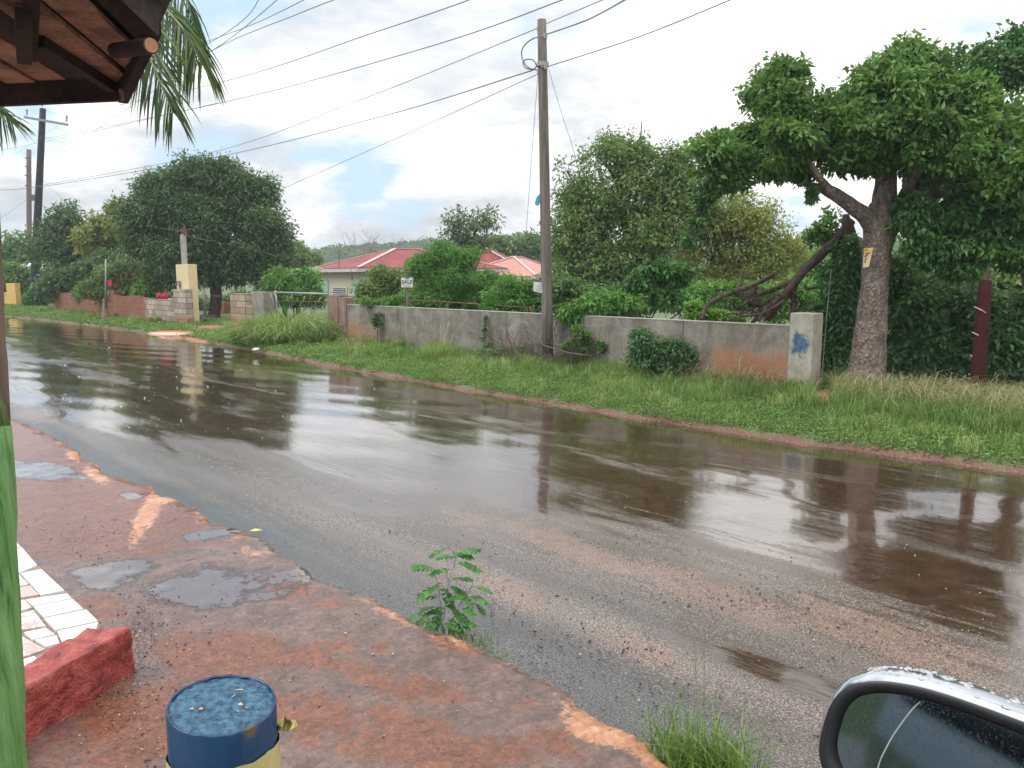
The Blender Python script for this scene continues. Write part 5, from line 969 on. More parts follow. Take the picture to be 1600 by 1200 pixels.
# coconut palm behind the roof
cr0 = at(-260, -260, 4.6); base = Vector((cr0.x - .5, cr0.y, .1)); t = thing('coconut_palm', 'coconut palm whose long fronds droop past the shop roof', 'palm', base)
MB().tube([base, base.lerp(cr0, .5) + Vector((-.1, 0, 0)), cr0], [.17, .13, .12], 10).build('trunk', M['bark'], t, smooth=True)
def frond(pl, leaf_px, n, seed, side_bias=0, dirs=None, hang=1.0, wl=.017):
    rd = np.random.default_rng(seed); q = spline(pl, 8); pts = [at(*a) for a in q]; vs, fs, tn = [], [], []
    mb_v = []
    N_ = len(pts)
    for i in range(n):
        s_ = (i + .5) / n; j = min(int(s_ * (N_ - 1)), N_ - 2); p0 = pts[j].lerp(pts[j + 1], s_ * (N_ - 1) - j); tg = (pts[j + 1] - pts[j]).normalized()
        D_ = (p0 - CAM).dot(FWD)
        for sgn in (-1, 1):
            sd_ = tg.cross(-FWD).normalized() * sgn; ln = leaf_px * D_ / F * math.sin(math.pi * (.18 + .72 * s_)) ** .7 * rd.uniform(.8, 1.1)
            dr = (sd_ * rd.uniform(.35, .7) + tg * rd.uniform(.5, .8) + FWD * rd.uniform(-.35, .35) + Vector((0, 0, -.35 * hang))).normalized(); w = wl * rd.uniform(.7, 1.2); b = len(vs); c = p0.copy(); wd = dr.cross(FWD + Vector((rd.uniform(-.5, .5), 0, rd.uniform(-.5, .5)))).normalized()
            for k in range(6):
                ww = w * (.5, .9, 1, .8, .5, .06)[k]; vs += [c + wd * ww / 2, c - wd * ww / 2]; dr = (dr + Vector((0, 0, -.30 * hang)) + Vector((rd.uniform(-.04, .04), 0, 0))).normalized(); c = c + dr * ln / 5
            for k in range(5): fs.append((b + 2 * k, b + 2 * k + 1, b + 2 * k + 3, b + 2 * k + 2))
            tn += [float(np.clip(rd.normal(.45, .28), 0, 1))] * 12
    me = npmesh('frond', np.array([list(v) for v in vs]), np.array(fs), L['palm'], t, {'tint': np.array(tn)})
    mb = MB(); rad = [max(.014 * (1 - i / len(pts)), .003) for i in range(len(pts))]; mb.tube(pts, rad, 6); mb.build('midrib', M['midrib'], me)
M['midrib'] = noisy('midrib', (.16, .2, .06), (.28, .3, .12), 9, .5, 0)
frond([(-260, -260, 4.6), (60, -170, 4.0), (190, -60, 3.6), (250, 5, 3.4), (290, 50, 3.3), (315, 100, 3.3)], 150, 74, 1, hang=.9, wl=.0095)
frond([(-260, -260, 4.6), (60, -190, 3.8), (170, -90, 3.4), (212, 20, 3.2), (235, 90, 3.1), (270, 175, 3.1)], 140, 84, 2, hang=.6, wl=.0095)
frond([(-260, -260, 4.6), (100, -200, 4.2), (220, -80, 3.9), (285, -10, 3.7), (305, 45, 3.7)], 110, 56, 3, hang=1.1, wl=.0095)
frond([(-260, -260, 4.6), (-180, -60, 4.3), (-90, 90, 4.1), (-20, 160, 4.0), (18, 188, 4.0)], 90, 60, 4, hang=.6, wl=.0095)
# green post
GP = noisy('green_post_paint', (.025, .07, .016), (.10, .235, .055), 9, .6, .9, .012, stretch=(4, 4, .22), c3=(.19, .35, .12), lo=.36, hi=.58, fine=4)
PB = noisy('bare_post_wood', (.07, .04, .028), (.18, .11, .08), 6, .8, .5, .01, stretch=(3, 3, .4))
n = PB.node_tree; pr = [x for x in n.nodes if x.type == 'BSDF_PRINCIPLED'][0]; sc_ = pr.inputs['Base Color'].links[0].from_socket; tco = n.nodes.new('ShaderNodeTexCoord')
sz_ = nn(n, 'ShaderNodeSeparateXYZ', Vector=tco.outputs['Object']); nz = ntex(n, mapping(n, tco.outputs['Object'], scale=(1, 1, .2)), 30, 6, .7)
PBZ = nn(n, 'ShaderNodeMath', _operation='SUBTRACT', i0=sz_.outputs[2], i1=1.0); fz = ramp(n, math_(n, 'ADD', math_(n, 'MULTIPLY', PBZ.outputs[0], 3.0), nz), [(.52, 1.0), (.60, 0.0)])
n.links.new(mix(n, fz, sc_, (.13, .30, .07)), pr.inputs['Base Color'])
Dg = 1.75; w_ = .06
def pc(x, y): q = at(x, y, Dg); return q - Vector((w_, 0, 0))
pA, pB, pCc = pc(39, 1250), pc(12, 668), pc(-1, 420); dn = (pA - pB).normalized(); pA = pB + dn * ((pB.z - SZ) / -dn.z if dn.z else 1)
t = thing('veranda_post', 'rough green painted timber post at the left edge', 'post', pA); rr = random.Random(1); PBZ.inputs[1].default_value = pB.z - SZ
pts = [pA.lerp(pB, k / 24) for k in range(25)]; MB().tube([q + Vector((rr.uniform(-.003, .003), 0, 0)) for q in pts], [w_ * (1 + rr.uniform(-.035, .035)) for _ in pts], 18, jit=.02, rnd=rr).build('painted_shaft', GP, t, smooth=True)
top = pB + (pCc - pB) * 1.0; top = pB + (pCc - pB).normalized() * ((2.66 - pB.z) / (pCc - pB).normalized().z)
pts = [pB.lerp(top, k / 14) for k in range(15)]; MB().tube(pts, [w_ * (.96 + rr.uniform(-.03, .03)) for _ in pts], 18, jit=.02, rnd=rr).build('bare_shaft', PB, t, smooth=True)
# tiles
TZ = SZ + .03
def cp(x, y): return (x / 2.858, 780 + y / 2.858)
GR = noisy('tile_grout', (.20, .12, .09), (.34, .24, .19), 14, .7, .4, .006)
poly = [onz(*cp(*q), TZ - .012) for q in ((30, 160), (55, 178), (100, 216), (175, 300), (300, 415), (385, 495), (450, 560), (420, 640), (200, 760), (40, 830), (-440, 930), (-440, 110), (-60, 110))]
mb = MB(); mb.prism(poly, (0, 0, -.05)); tf = tag(mb.build('tiled_floor', GR, None, origin=(poly[0].x, poly[0].y, TZ)), kind='structure')
TW = noisy('white_tile', (.60, .61, .58), (.72, .73, .70), 6, .16, .05, .002, rv=.05); TP = noisy('pink_tile', (.48, .34, .30), (.60, .45, .40), 8, .25, .05, .002); TQ = noisy('patterned_tile', (.50, .36, .33), (.72, .66, .58), 9, .2, .05, .002, lo=.47, hi=.53)
tiles = [(TW, [(40, 170), (52, 180), (95, 220), (40, 226)]), (TW, [(40, 230), (100, 224), (166, 303), (90, 337), (40, 322)]), (TW, [(92, 341), (185, 322), (288, 418), (182, 440)]), (TW, [(40, 345), (86, 343), (108, 368), (40, 376)]), (TW, [(40, 380), (112, 371), (128, 389), (40, 408)]),
         (TP, [(40, 414), (135, 396), (176, 436), (40, 460)]), (TW, [(114, 458), (300, 431), (322, 452), (146, 486)]), (TW, [(150, 490), (325, 457), (372, 500), (197, 539)]), (TW, [(197, 544), (387, 504), (438, 555), (247, 597)]), (TW, [(256, 601), (440, 560), (430, 590), (300, 660), (277, 650)]),
         (TQ, [(40, 470), (110, 458), (145, 495), (40, 520)]), (TQ, [(40, 535), (150, 505), (206, 577), (40, 603)]), (TW, [(107, 606), (206, 586), (247, 614), (146, 639)]), (TW, [(157, 641), (254, 620), (268, 655), (205, 671)]), (TQ, [(40, 612), (90, 618), (203, 680), (40, 740)]), (TW, [(40, 748), (155, 712), (170, 730), (40, 790)])]
for c_ in range(4):
    for k in range(8):
        x0_ = -66 - c_ * 92; w2_ = 86; y0_ = 130 + k * 95 + c_ * 17
        tiles.append(((TW, TP, TW, TQ, TW)[(k * 3 + c_) % 5], [(x0_ - w2_, y0_ - 8), (x0_, y0_), (x0_, y0_ + 84 - (k % 2) * 10), (x0_ - w2_, y0_ + 80)]))
for k in range(7): tiles.append((TW if k % 3 else TP, [(-60, 150 + k * 95), (34, 172 + k * 92), (34, 255 + k * 92), (-60, 240 + k * 95)]))
groups = {}
for m_, pl in tiles: groups.setdefault(m_.name, (m_, []))[1].append(pl)
for nm_, (m_, pls) in groups.items():
    mb = MB()
    for pl in pls: mb.prism([onz(*cp(*q), TZ - .014) for q in pl], (0, 0, .014 + .003 * rd.random()))
    mb.build(nm_, m_, tf, bevel=.002)
# grey drawn pattern inside the patterned tiles
# red kerb block
RB = noisy('red_painted_block', (.13, .018, .016), (.33, .05, .042), 9, .38, .9, .02, fine=9, rv=.2, c3=(.50, .14, .11), lo=.36, hi=.6)
zb_ = SZ + .23
A_, B_, C_, D__ = onz(137, 979, zb_), onz(206, 978, zb_), onz(34, 1078, zb_), onz(30, 1042, zb_)
C_ = B_ + (C_ - B_) * 1.5; D__ = A_ + (D__ - A_) * 1.5
import bmesh
bm = bmesh.new(); o0 = Vector((B_.x, B_.y, SZ)); tops = [A_, B_, C_, D__]; cen = sum(tops, Vector()) / 4
lo_ = [Vector((q.x, q.y, SZ - .03)) + (Vector((q.x, q.y, 0)) - Vector((cen.x, cen.y, 0))) * .04 for q in tops]
bv = [bm.verts.new(q - o0) for q in tops + lo_]
for f_ in ((0, 1, 2, 3), (7, 6, 5, 4), (0, 4, 5, 1), (1, 5, 6, 2), (2, 6, 7, 3), (3, 7, 4, 0)): bm.faces.new([bv[i] for i in f_])
bmesh.ops.recalc_face_normals(bm, faces=bm.faces); bmesh.ops.subdivide_edges(bm, edges=list(bm.edges), cuts=31, use_grid_fill=True)
for _ in range(7): bmesh.ops.smooth_vert(bm, verts=list(bm.verts), factor=.5, use_axis_x=True, use_axis_y=True, use_axis_z=True)
bm.normal_update()
for v in bm.verts: v.co += v.normal * (.018 * noise.noise(v.co * 7) + .005 * noise.noise(v.co * 25) + .006 * noise.noise(v.co * 60))
me = bpy.data.meshes.new('kerb_block'); bm.to_mesh(me); bm.free(); me.polygons.foreach_set('use_smooth', [True] * len(me.polygons))
ob = link('kerb_block', me, RB, None, o0); tag(ob, 'rough red painted concrete block at the corner of the tiled floor', 'block')
# blue bollard
bc_ = at(347, 1099, 1.69); rb = .11; t = thing('bollard', 'blue painted pipe bollard wrapped with yellow tape', 'bollard', (bc_.x, bc_.y, SZ)); zt_ = bc_.z
BLM = noisy('blue_pipe_paint', (.006, .032, .085), (.014, .055, .13), 5, .28, .15, .004, rv=.1)
# rusty patch on the pipe
n = BLM.node_tree; pr = [x for x in n.nodes if x.type == 'BSDF_PRINCIPLED'][0]; srcc = pr.inputs['Base Color'].links[0].from_socket
tco = n.nodes.new('ShaderNodeTexCoord'); nz = ntex(n, tco.outputs['Object'], 22, 5, .6)
f1 = None
for cx2, cy2, r_ in ((398, 1146, .022), (399, 1158, .012), (396, 1116, .018)):
    q = at(cx2, cy2, 1.61); q = q - Vector((bc_.x, bc_.y, SZ)); dd = nn(n, 'ShaderNodeVectorMath', _operation='DISTANCE', i0=tco.outputs['Object'], i1=tuple(q))
    ff = ramp(n, math_(n, 'ADD', dd.outputs['Value'], math_(n, 'MULTIPLY', math_(n, 'SUBTRACT', nz, .5), .05)), [(r_ * .9, .9), (r_ * 1.3, 0.0)]); f1 = ff if f1 is None else math_(n, 'MAXIMUM', f1, ff)
n.links.new(mix(n, f1, srcc, (.11, .075, .035)), pr.inputs['Base Color'])
mb = MB(); NS = 96; rings = [(rb, SZ - .05), (rb, zt_ - .3), (rb, zt_ - .003), (rb - .0012, zt_), (rb - .004, zt_ + .0004), (rb - .005, zt_ - .004)]
vs = [Vector((bc_.x + r_ * math.cos(a), bc_.y + r_ * math.sin(a), z_ + (.0007 * math.sin(a * 7) + .0008 * math.sin(a * 19) if z_ > zt_ - .02 else 0) - (.012 * math.cos(a + .6) if z_ > zt_ - .02 else 0))) for r_, z_ in rings for a in [2 * math.pi * k / NS for k in range(NS)]]
fs = [(i * NS + k, i * NS + (k + 1) % NS, (i + 1) * NS + (k + 1) % NS, (i + 1) * NS + k) for i in range(5) for k in range(NS)]
mb.add(vs, fs); mb.build('pipe', BLM, t, smooth=True)
# rough concrete filled top
vs, fs = [Vector((bc_.x, bc_.y, zt_ + .002))], []
NR = 18
for i in range(1, NR + 1):
    for k in range(NS):
        a = 2 * math.pi * k / NS; r_ = (rb - .0042) * i / NR; x_, y_ = r_ * math.cos(a), r_ * math.sin(a)
        vs.append(Vector((bc_.x + x_, bc_.y + y_, zt_ - .005 * (i / NR) ** 4 + .003 * noise.noise(Vector((x_ * 40, y_ * 40, 1))) + .002 * noise.noise(Vector((x_ * 110, y_ * 110, 5))) - .012 * math.cos(a + .6) * i / NR)))
for k in range(NS): fs.append((0, 1 + k, 1 + (k + 1) % NS))
for i in range(NR - 1):
    for k in range(NS): a0 = 1 + i * NS; fs.append((a0 + k, a0 + NS + k, a0 + NS + (k + 1) % NS, a0 + (k + 1) % NS))
MB().add(vs, fs).build('concrete_cap', noisy('blue_rough_cap', (.010, .04, .08), (.028, .10, .17), 60, .35, 1.0, .006, fine=5, c3=(.08, .20, .30), lo=.40, hi=.56), t, smooth=True)
# bits lying on the cap
mb = MB()
for x, y, r_ in ((300, 1108, .004), (314, 1108, .004), (376, 1101, .0045), (372, 1111, .002), (366, 1087, .002), (363, 1089, .0018), (385, 1106, .002)):
    q = onz(x, y, zt_ + .004); mb.tube([q - Vector((r_, 0, 0)), q + Vector((0, 0, .001)), q + Vector((r_, 0, 0))], [r_ * .4, r_ * .8, r_ * .3], 6)
q = onz(374, 1077.5, zt_ + .004); mb.tube([q - Vector((.008, .001, 0)), q + Vector((.008, .001, 0))], .0012, 5)
tag(mb.build('seed_debris', noisy('seed_bits', (.5, .3, .2), (.75, .6, .45), 60, .6, 0), None, origin=(bc_.x, bc_.y, zt_)), 'little pale seeds and a sliver scattered on top of the blue bollard', 'debris', kind='stuff')
# tape around the pipe
TY = noisy('yellow_tape', (.46, .40, .12), (.62, .56, .26), 10, .35, .5, .006, rv=.1)
zr = zt_ - .098
def ring_strip(z0, z1, r_, tilt, ph, seg=72):
    vs, fs = [], []
    for k in range(seg + 1):
        a = 2 * math.pi * k / seg; rr_ = r_ + .0012 * math.sin(9 * a + ph) + .0008 * math.sin(23 * a)
        for z_ in (z0, z1): vs.append(Vector((bc_.x + rr_ * math.cos(a), bc_.y + rr_ * math.sin(a), z_ + tilt * math.cos(a + ph) + .0015 * math.sin(a * 11))))
    for k in range(seg): fs.append((2 * k, 2 * k + 2, 2 * k + 3, 2 * k + 1))
    return vs, fs
mb = MB(); mb.add(*ring_strip(zr - .085, zr - .008, rb + .002, .010, .4)); mb.add(*ring_strip(zr - .11, zr + .004, rb + .0035, .010, .9)); tp = mb.build('tape', TY, t, smooth=True)
# black letter blocks on the tape
mb = MB()
for a, w_, h_ in ((-2.72, .012, .03), (-2.62, .006, .03), (-1.02, .006, .035), (-.90, .010, .022), (-.55, .006, .035), (-.45, .012, .01)):
    ax_ = Vector((-math.sin(a), math.cos(a), 0)); c_ = Vector((bc_.x + (rb + .0052) * math.cos(a), bc_.y + (rb + .0052) * math.sin(a), zr - .038 + .01 * math.cos(a + .9))); mb.box(c_, (w_, .001, h_), (ax_, Vector((math.cos(a), math.sin(a), 0)), ZZ))
mb.build('lettering', M['ink'], tp)
# loose end of tape
vs, fs = [], []; q0 = at(428, 1131, 1.72)
for i in range(9):
    s_ = i / 8; c_ = at(424 + 40 * s_, 1133 - 3 * s_ + 2 * math.sin(s_ * 9), 1.74 + .02 * math.sin(s_ * 14)); w2 = .012 + .004 * math.sin(s_ * 12 + 1) * (.5 + s_)
    vs += [c_ + Vector((0, .01 * math.sin(s_ * 17), w2)), c_ + Vector((.004, .012 * math.sin(s_ * 11 + 1), 0)), c_ - Vector((0, .01, w2))]
for i in range(8): fs += [(3 * i, 3 * i + 3, 3 * i + 4, 3 * i + 1), (3 * i + 1, 3 * i + 4, 3 * i + 5, 3 * i + 2)]
MB().add(vs, fs).build('loose_tape_end', TY, t)
# ================================================================== SAPLING, TUFT, PEBBLES
def compound(Cn, A, N, Ln, Wd, tn, p0, d0, ln, npair, rd, w=.4):
    ln *= 1.25
    d = d0.normalized(); sd_ = d.cross(Vector((0, 0, 1))).normalized(); p = p0.copy(); stepv = ln / npair; stem = [p0.copy()]
    for i in range(npair):
        d = (d + Vector((0, 0, -.16))).normalized(); p = p + d * stepv; stem.append(p.copy()); s_ = math.sin(math.pi * (.25 + .6 * i / npair))
        for sg in (-1, 1):
            Cn.append(p); A.append(d * .55 + sd_ * sg * .8 + Vector((0, 0, -.25))); N.append(Vector((rd.uniform(-.2, .2), rd.uniform(-.2, .2), 1))); Ln.append(ln * w * s_ * rd.uniform(.9, 1.1)); Wd.append(ln * w * .92 * s_); tn.append(rd.uniform(.3, .8))
    Cn.append(p); A.append(d); N.append(Vector((0, 0, 1))); Ln.append(ln * w * .9); Wd.append(ln * w * .36); tn.append(.6); return stem
sb = onz(697, 992, .0); sb.z = 0; t = thing('sapling', 'young green sapling growing at the broken footpath edge', 'sapling', sb); rd = random.Random(9)
Ds = (onz(690, 985, .05) - CAM).dot(FWD)
Cn, A, N, Ln, Wd, tn = [], [], [], [], [], []; mb = MB()
stems = [[(690, 990), (698, 930), (702, 905), (712, 870), (700, 855)], [(690, 990), (688, 940), (682, 905), (672, 890)], [(702, 985), (715, 950), (730, 930), (738, 915)], [(700, 990), (722, 975), (735, 955), (742, 940)], [(684, 988), (672, 970), (662, 955), (655, 948)]]
for k, s_ in enumerate(stems):
    q = [at(x, y, Ds + .03 * (k - 2)) for x, y in s_]; mb.tube([Vector(a) for a in spline(q, 3)], [.0035] * 3 + [.002] * (len(s_) * 3 - 5), 5)
leafs = [(702, 857, -1, -.1, .085), (705, 865, 1.0, .3, .10), (712, 870, .8, .55, .11), (712, 880, 1, .0, .11), (715, 872, -.3, -.1, .09), (682, 893, -1, .25, .11), (678, 890, -1, .4, .10), (702, 908, .9, .2, .10), (690, 912, -.7, -.3, .11), (690, 915, .2, -.6, .12), (700, 915, .8, -.2, .09), (730, 932, .8, .0, .09), (728, 935, -.5, .1, .08), (738, 917, .6, -.2, .09), (688, 935, -.8, .1, .10), (690, 940, -.2, -.7, .11), (696, 940, .4, -.5, .10), (742, 942, .4, -.6, .08), (662, 957, -.9, -.1, .08), (668, 965, -.6, -.3, .09), (720, 975, .5, .2, .08), (684, 968, -.4, -.2, .09), (700, 965, .3, -.3, .09), (705, 925, .6, -.3, .10), (695, 950, -.5, -.2, .10), (710, 955, .6, -.2, .10), (684, 950, -.7, -.1, .09), (725, 950, .4, .1, .08), (690, 975, .5, -.1, .08), (676, 975, -.5, 0, .08), (704, 890, -.7, .1, .09)]
for x, y, dx, dz, ln in leafs:
    p0 = at(x, y, Ds + rd.uniform(-.06, .06)); st_ = compound(Cn, A, N, Ln, Wd, tn, p0, Vector((dx, rd.uniform(-.6, .6), dz + .25)), ln * .95, 5, rd, .42); mb.tube(st_, .0013, 4, False)
mb.build('stem', noisy('sapling_stem', (.08, .12, .04), (.16, .2, .08), 9, .6, 0), t)
v, f = leafverts(np.array([list(q) for q in Cn]), np.array([list(q) for q in A]), np.array([list(q) for q in N]), np.array(Ln), np.array(Wd), .1)
npmesh('foliage', v, f, leafmat('sapling_leaf', (.03, .13, .03), (.07, .23, .05), (.16, .38, .08), .35), t, {'tint': np.repeat(np.array(tn), 4)})
rng = np.random.default_rng(3)
def strip_grass(label, pts, n_, hgt, w, seed, tint=.45, name='grass_tuft'):
    b = pts[0]; t = thing(name, label, 'grass clump', b); rng = np.random.default_rng(seed); V, Fc, Tt = [], [], []
    for i in range(n_):
        p0 = pts[rng.integers(len(pts))] + Vector((rng.normal(0, .04), rng.normal(0, .04), -.01)); a = rng.uniform(0, 6.28); le = rng.uniform(.1, 1.1); dr = Vector((math.cos(a), math.sin(a), 0)); h_ = hgt * rng.uniform(.4, 1.1); ww = w * rng.uniform(.6, 1.3); sd_ = Vector((-dr.y, dr.x, 0)) if rng.random() < .5 else Vector((1, 0, 0)); b_ = len(V); tt_ = float(np.clip(rng.normal(tint, .22), 0, 1))
        for k in range(7):
            s_ = k / 6; c_ = p0 + dr * (le * h_ * s_ ** 1.8) + Vector((0, 0, h_ * (s_ - .42 * le * s_ ** 2.6))); w2 = ww * (1 - s_ ** 2.2) / 2 + .0002; V += [list(c_ + sd_ * w2), list(c_ - sd_ * w2)]
        for k in range(6): Fc.append((b_ + 2 * k, b_ + 2 * k + 1, b_ + 2 * k + 3, b_ + 2 * k + 2))
        Tt += [tt_] * 14
    npmesh('blades', np.array(V), np.array(Fc), M['grass'], t, {'tint': np.array(Tt)}); return t
gp = [onz(x, y, 0.0) for x, y in ((1075, 1195), (1060, 1215), (1100, 1220), (1130, 1225), (1160, 1230), (1040, 1190), (1120, 1200))]
t = strip_grass('green grass tuft with tall thin stalks at the bottom edge of the road', gp, 420, .30, .0065, 5)
mb = MB(); rd = random.Random(3)
for x, y, bx_ in ((1008, 990, 1060), (1085, 1000, 1090), (1165, 1095, 1120), (1100, 1020, 1100), (1195, 1120, 1130), (1030, 1060, 1065), (1230, 1170, 1150), (1048, 1110, 1070), (1120, 1080, 1110)):
    p0 = onz(bx_, 1212, 0); p1 = at(x, y, (p0 - CAM).dot(FWD) - .05); mid_ = p0.lerp(p1, .5) + Vector(((p1.x - p0.x) * -.12, 0, .02)); q = spline([p0, mid_, p1], 5); mb.tube([Vector(a) for a in q], [.0016] * len(q), 4, False)
    dd = (p1 - mid_).normalized(); mb.tube([p1 - dd * .02, p1, p1 + dd * .03], [.001, .0035, .0006], 5)
mb.build('stalk', noisy('stalks', (.12, .18, .06), (.28, .3, .14), 9, .6, 0), t)
strip_grass('low fringe of grass below the sapling along the footpath edge', [onz(x, y, .02) for x, y in ((705, 985), (720, 993), (735, 1000), (750, 1006), (690, 980), (712, 990))], 150, .075, .004, 6)
strip_grass('tiny grass fringe farther down the footpath edge', [onz(x, y, .02) for x, y in ((765, 1015), (785, 1022), (800, 1026), (775, 1018))], 50, .035, .003, 7)
# yellow leaf by the kerb
q = onz(400, 829, .02); v_ = [q + Vector(a) for a in ((-.05, 0, 0), (-.01, .018, .012), (.05, .01, .004), (0, -.014, .0))]; mb = MB(); mb.add(v_, [(0, 1, 2), (0, 2, 3)]); mb.add([a + Vector((0, 0, -.003)) for a in v_], [(2, 1, 0), (3, 2, 0)])
tag(mb.build('fallen_leaf', noisy('leafyellow', (.5, .55, .12), (.62, .66, .2), 9, .4, 0), None, origin=q), 'single yellow green leaf lying in the gutter by the footpath edge', 'leaf')
# pebbles
def pebbles(name, label, pos, size, m, seed):
    rng = np.random.default_rng(seed); n_ = len(pos); base = np.array([(1, 0, 0), (-1, 0, 0), (0, 1, 0), (0, -1, 0), (0, 0, .7), (0, 0, -.5), (.6, .6, .4), (-.6, .6, .35), (.6, -.6, .4), (-.6, -.6, .3)], float)
    fc = np.array([(6, 0, 2), (6, 4, 0), (6, 2, 4), (7, 2, 1), (7, 4, 2), (7, 1, 4), (8, 3, 0), (8, 4, 3), (8, 0, 4), (9, 1, 3), (9, 3, 4), (9, 4, 1), (5, 2, 0), (5, 1, 2), (5, 3, 1), (5, 0, 3)])
    V = base[None] * (1 + rng.normal(0, .18, (n_, 10, 3))) * size[:, None, None] * rng.uniform(.6, 1.3, (n_, 1, 3)); V += pos[:, None]
    return tag(npmesh(name, V.reshape(-1, 3), (fc[None] + np.arange(n_)[:, None, None] * 10).reshape(-1, 3), m, attrs={'tint': np.repeat(rng.random(n_), 10)}, smooth=False), label, 'gravel', kind='stuff')
def scat(blobs, z, rng):
    out = []
    for x, y, rx, ry, n_ in blobs:
        for _ in range(n_):
            q = onz(x + rng.normal() * rx * .6, min(y + rng.normal() * ry * .6, 1500), z); out.append(list(q))
    return np.array(out)
def pebm(name, st):
    m, n, p, _ = newmat(name); setp(n, p, Base_Color=ramp(n, attr(n, 'tint'), st), Roughness=.4); return m
rng = np.random.default_rng(8)
P = scat([(230, 965, 40, 45, 300), (210, 1010, 40, 50, 260), (190, 1090, 60, 50, 420), (400, 1000, 300, 120, 400), (140, 830, 110, 25, 220), (130, 870, 70, 25, 80), (290, 1060, 90, 60, 120), (240, 1180, 60, 30, 80), (500, 950, 260, 60, 26), (700, 1120, 260, 60, 30), (100, 740, 80, 30, 24), (440, 1060, 160, 80, 40)], SZ + .004, rng)
P2 = []
for q in P:
    u_, v_ = UV(Vector(q)); P2.append(v_ < np.interp(u_, au, av) - .03)
P = P[np.array(P2)]
pebbles('gravel', 'dark and pale grit scattered on the wet footpath', P, rng.uniform(.0014, .0048, len(P)) * rng.choice([1, 1, 1, 1.6], len(P)), pebm('path_grit', [(.0, (.04, .028, .024)), (.5, (.09, .055, .045)), (.72, (.25, .14, .09)), (.9, (.55, .42, .32))]), 9)
P = scat([(560, 830, 160, 40, 80), (900, 865, 160, 26, 300), (1120, 935, 190, 34, 450), (1400, 1000, 200, 40, 350), (750, 930, 100, 40, 200), (930, 1010, 150, 40, 260), (350, 700, 200, 40, 60), (1000, 1080, 160, 50, 200), (1300, 1150, 200, 60, 120)], .003, rng)
P = np.array([q for q in P if UV(Vector(q))[1] > np.interp(UV(Vector(q))[0], au, av) + .02 and q[1] < 12])
pebbles('road_grit', 'dark grit and small stones on the near half of the road', P, rng.uniform(.002, .0058, len(P)) * rng.choice([1, 1, 1, 1, 1.7], len(P)), pebm('road_grit_m', [(.0, (.015, .013, .012)), (.55, (.05, .035, .03)), (.75, (.2, .12, .09)), (.95, (.45, .36, .3))]), 10)
P, u, t_ = sample(0, 40, -.05, .14, 70, rng); P[:, 2] = np.maximum(P[:, 2], .0) + .006
pebbles('edge_gravel', 'pale gravel washed along the muddy far edge of the road', P, rng.uniform(.006, .016, len(P)), pebm('edge_grit', [(.0, (.14, .08, .055)), (.6, (.28, .18, .12)), (.95, (.5, .4, .32))]), 11)
# rain splashes on the standing water
m, n, p, _ = newmat('splash_water'); setp(n, p, Base_Color=(.82, .84, .86), Roughness=.1, Alpha=.75)
mb = MB(); rd = random.Random(6)
for k in range(300):
    if k < 220: x, y = rd.gauss(250, 160), rd.gauss(620, 45)
    else: x, y = rd.uniform(300, 1600), rd.uniform(600, 960)
    q = onz(x, y, .0); u_, v_ = UV(q)
    if v_ > float(edge_v(np.array([u_]))[0]) - .15 or v_ < 3.2 or u_ > 60 or y < 500: continue
    s_ = rd.uniform(.5, 1.1) * min(.004 + q.length * .0006, .016)
    mb.tube([q + Vector((0, 0, .002)), q + Vector((0, 0, s_ * .22)), q + Vector((0, 0, s_ * (.4 if rd.random() < .8 else 1.5)))], [s_ * 1.15, s_ * .75, s_ * .1], 7)
tag(mb.build('rain_splashes', m, None, smooth=True), 'tiny raindrop splashes on the flooded road surface', 'splashes', kind='stuff')
# litter specks on the verge
for (x, y, lab) in ((399, 547, 'white scrap of litter on the bank left of centre'), (1040, 640, 'pale stone on the road edge mid right')):
    q = onz(x, y, .14 if x < 500 else .08); mb = MB(); mb.add([q + Vector(a) for a in ((-.09, 0, 0), (.08, -.02, .02), (.1, .06, .05), (-.04, .05, .06), (0, 0, -.02))], [(0, 1, 2, 3), (0, 4, 1), (1, 4, 2), (2, 4, 3), (3, 4, 0)])
    tag(mb.build('litter_scrap', M['sign_white'], None, origin=q), lab, 'litter')
# ================================================================== CAR MIRROR
Dm = .86; cm_ = at(1502, 1236, Dm); roll = R(-9)
nrm = ((CAM - cm_).normalized() * .72 + Vector((-.45, -.45, 0))).normalized()
nrm.z = .2; nrm.normalize()
rx = nrm.cross(Vector((0, 0, 1))).normalized() * -1
if rx.x < 0: rx = -rx
uy = nrm.cross(rx).normalized()
if uy.z < 0: uy = -uy
rx2 = rx * math.cos(roll) + uy * math.sin(roll); uy2 = uy * math.cos(roll) - rx * math.sin(roll); bk = Vector((-nrm.x, -nrm.y, -.02)).normalized()
t = thing('parked_car', 'silver car whose wet rain beaded door mirror pokes into the bottom right corner', 'car', (cm_.x + .1, cm_.y - .35, SZ))
def sup(a, w_, h_, e=2.9): c_, s_ = math.cos(a), math.sin(a); return w_ * math.copysign(abs(c_) ** (2 / e), c_), h_ * math.copysign(abs(s_) ** (2 / e), s_)
def loft(prof, NSg=56, e=2.9):
    vs, fs = [], []
    for w_, h_, dz in prof:
        for k in range(NSg):
            x_, y_ = sup(2 * math.pi * k / NSg, w_, h_, e); vs.append(cm_ + rx2 * (x_ * 1.0) + uy2 * (y_ * (1 + .12 * x_ / w_ if w_ else 1)) + bk * dz)
    for i in range(len(prof) - 1):
        for k in range(NSg): fs.append((i * NSg + k, i * NSg + (k + 1) % NSg, (i + 1) * NSg + (k + 1) % NSg, (i + 1) * NSg + k))
    return vs, fs, NSg
WM, HM = .150, .097
CH = noisy('silver_shell', (.42, .44, .47), (.5, .52, .55), 3, .14, 0, metal=.85, rv=.02)
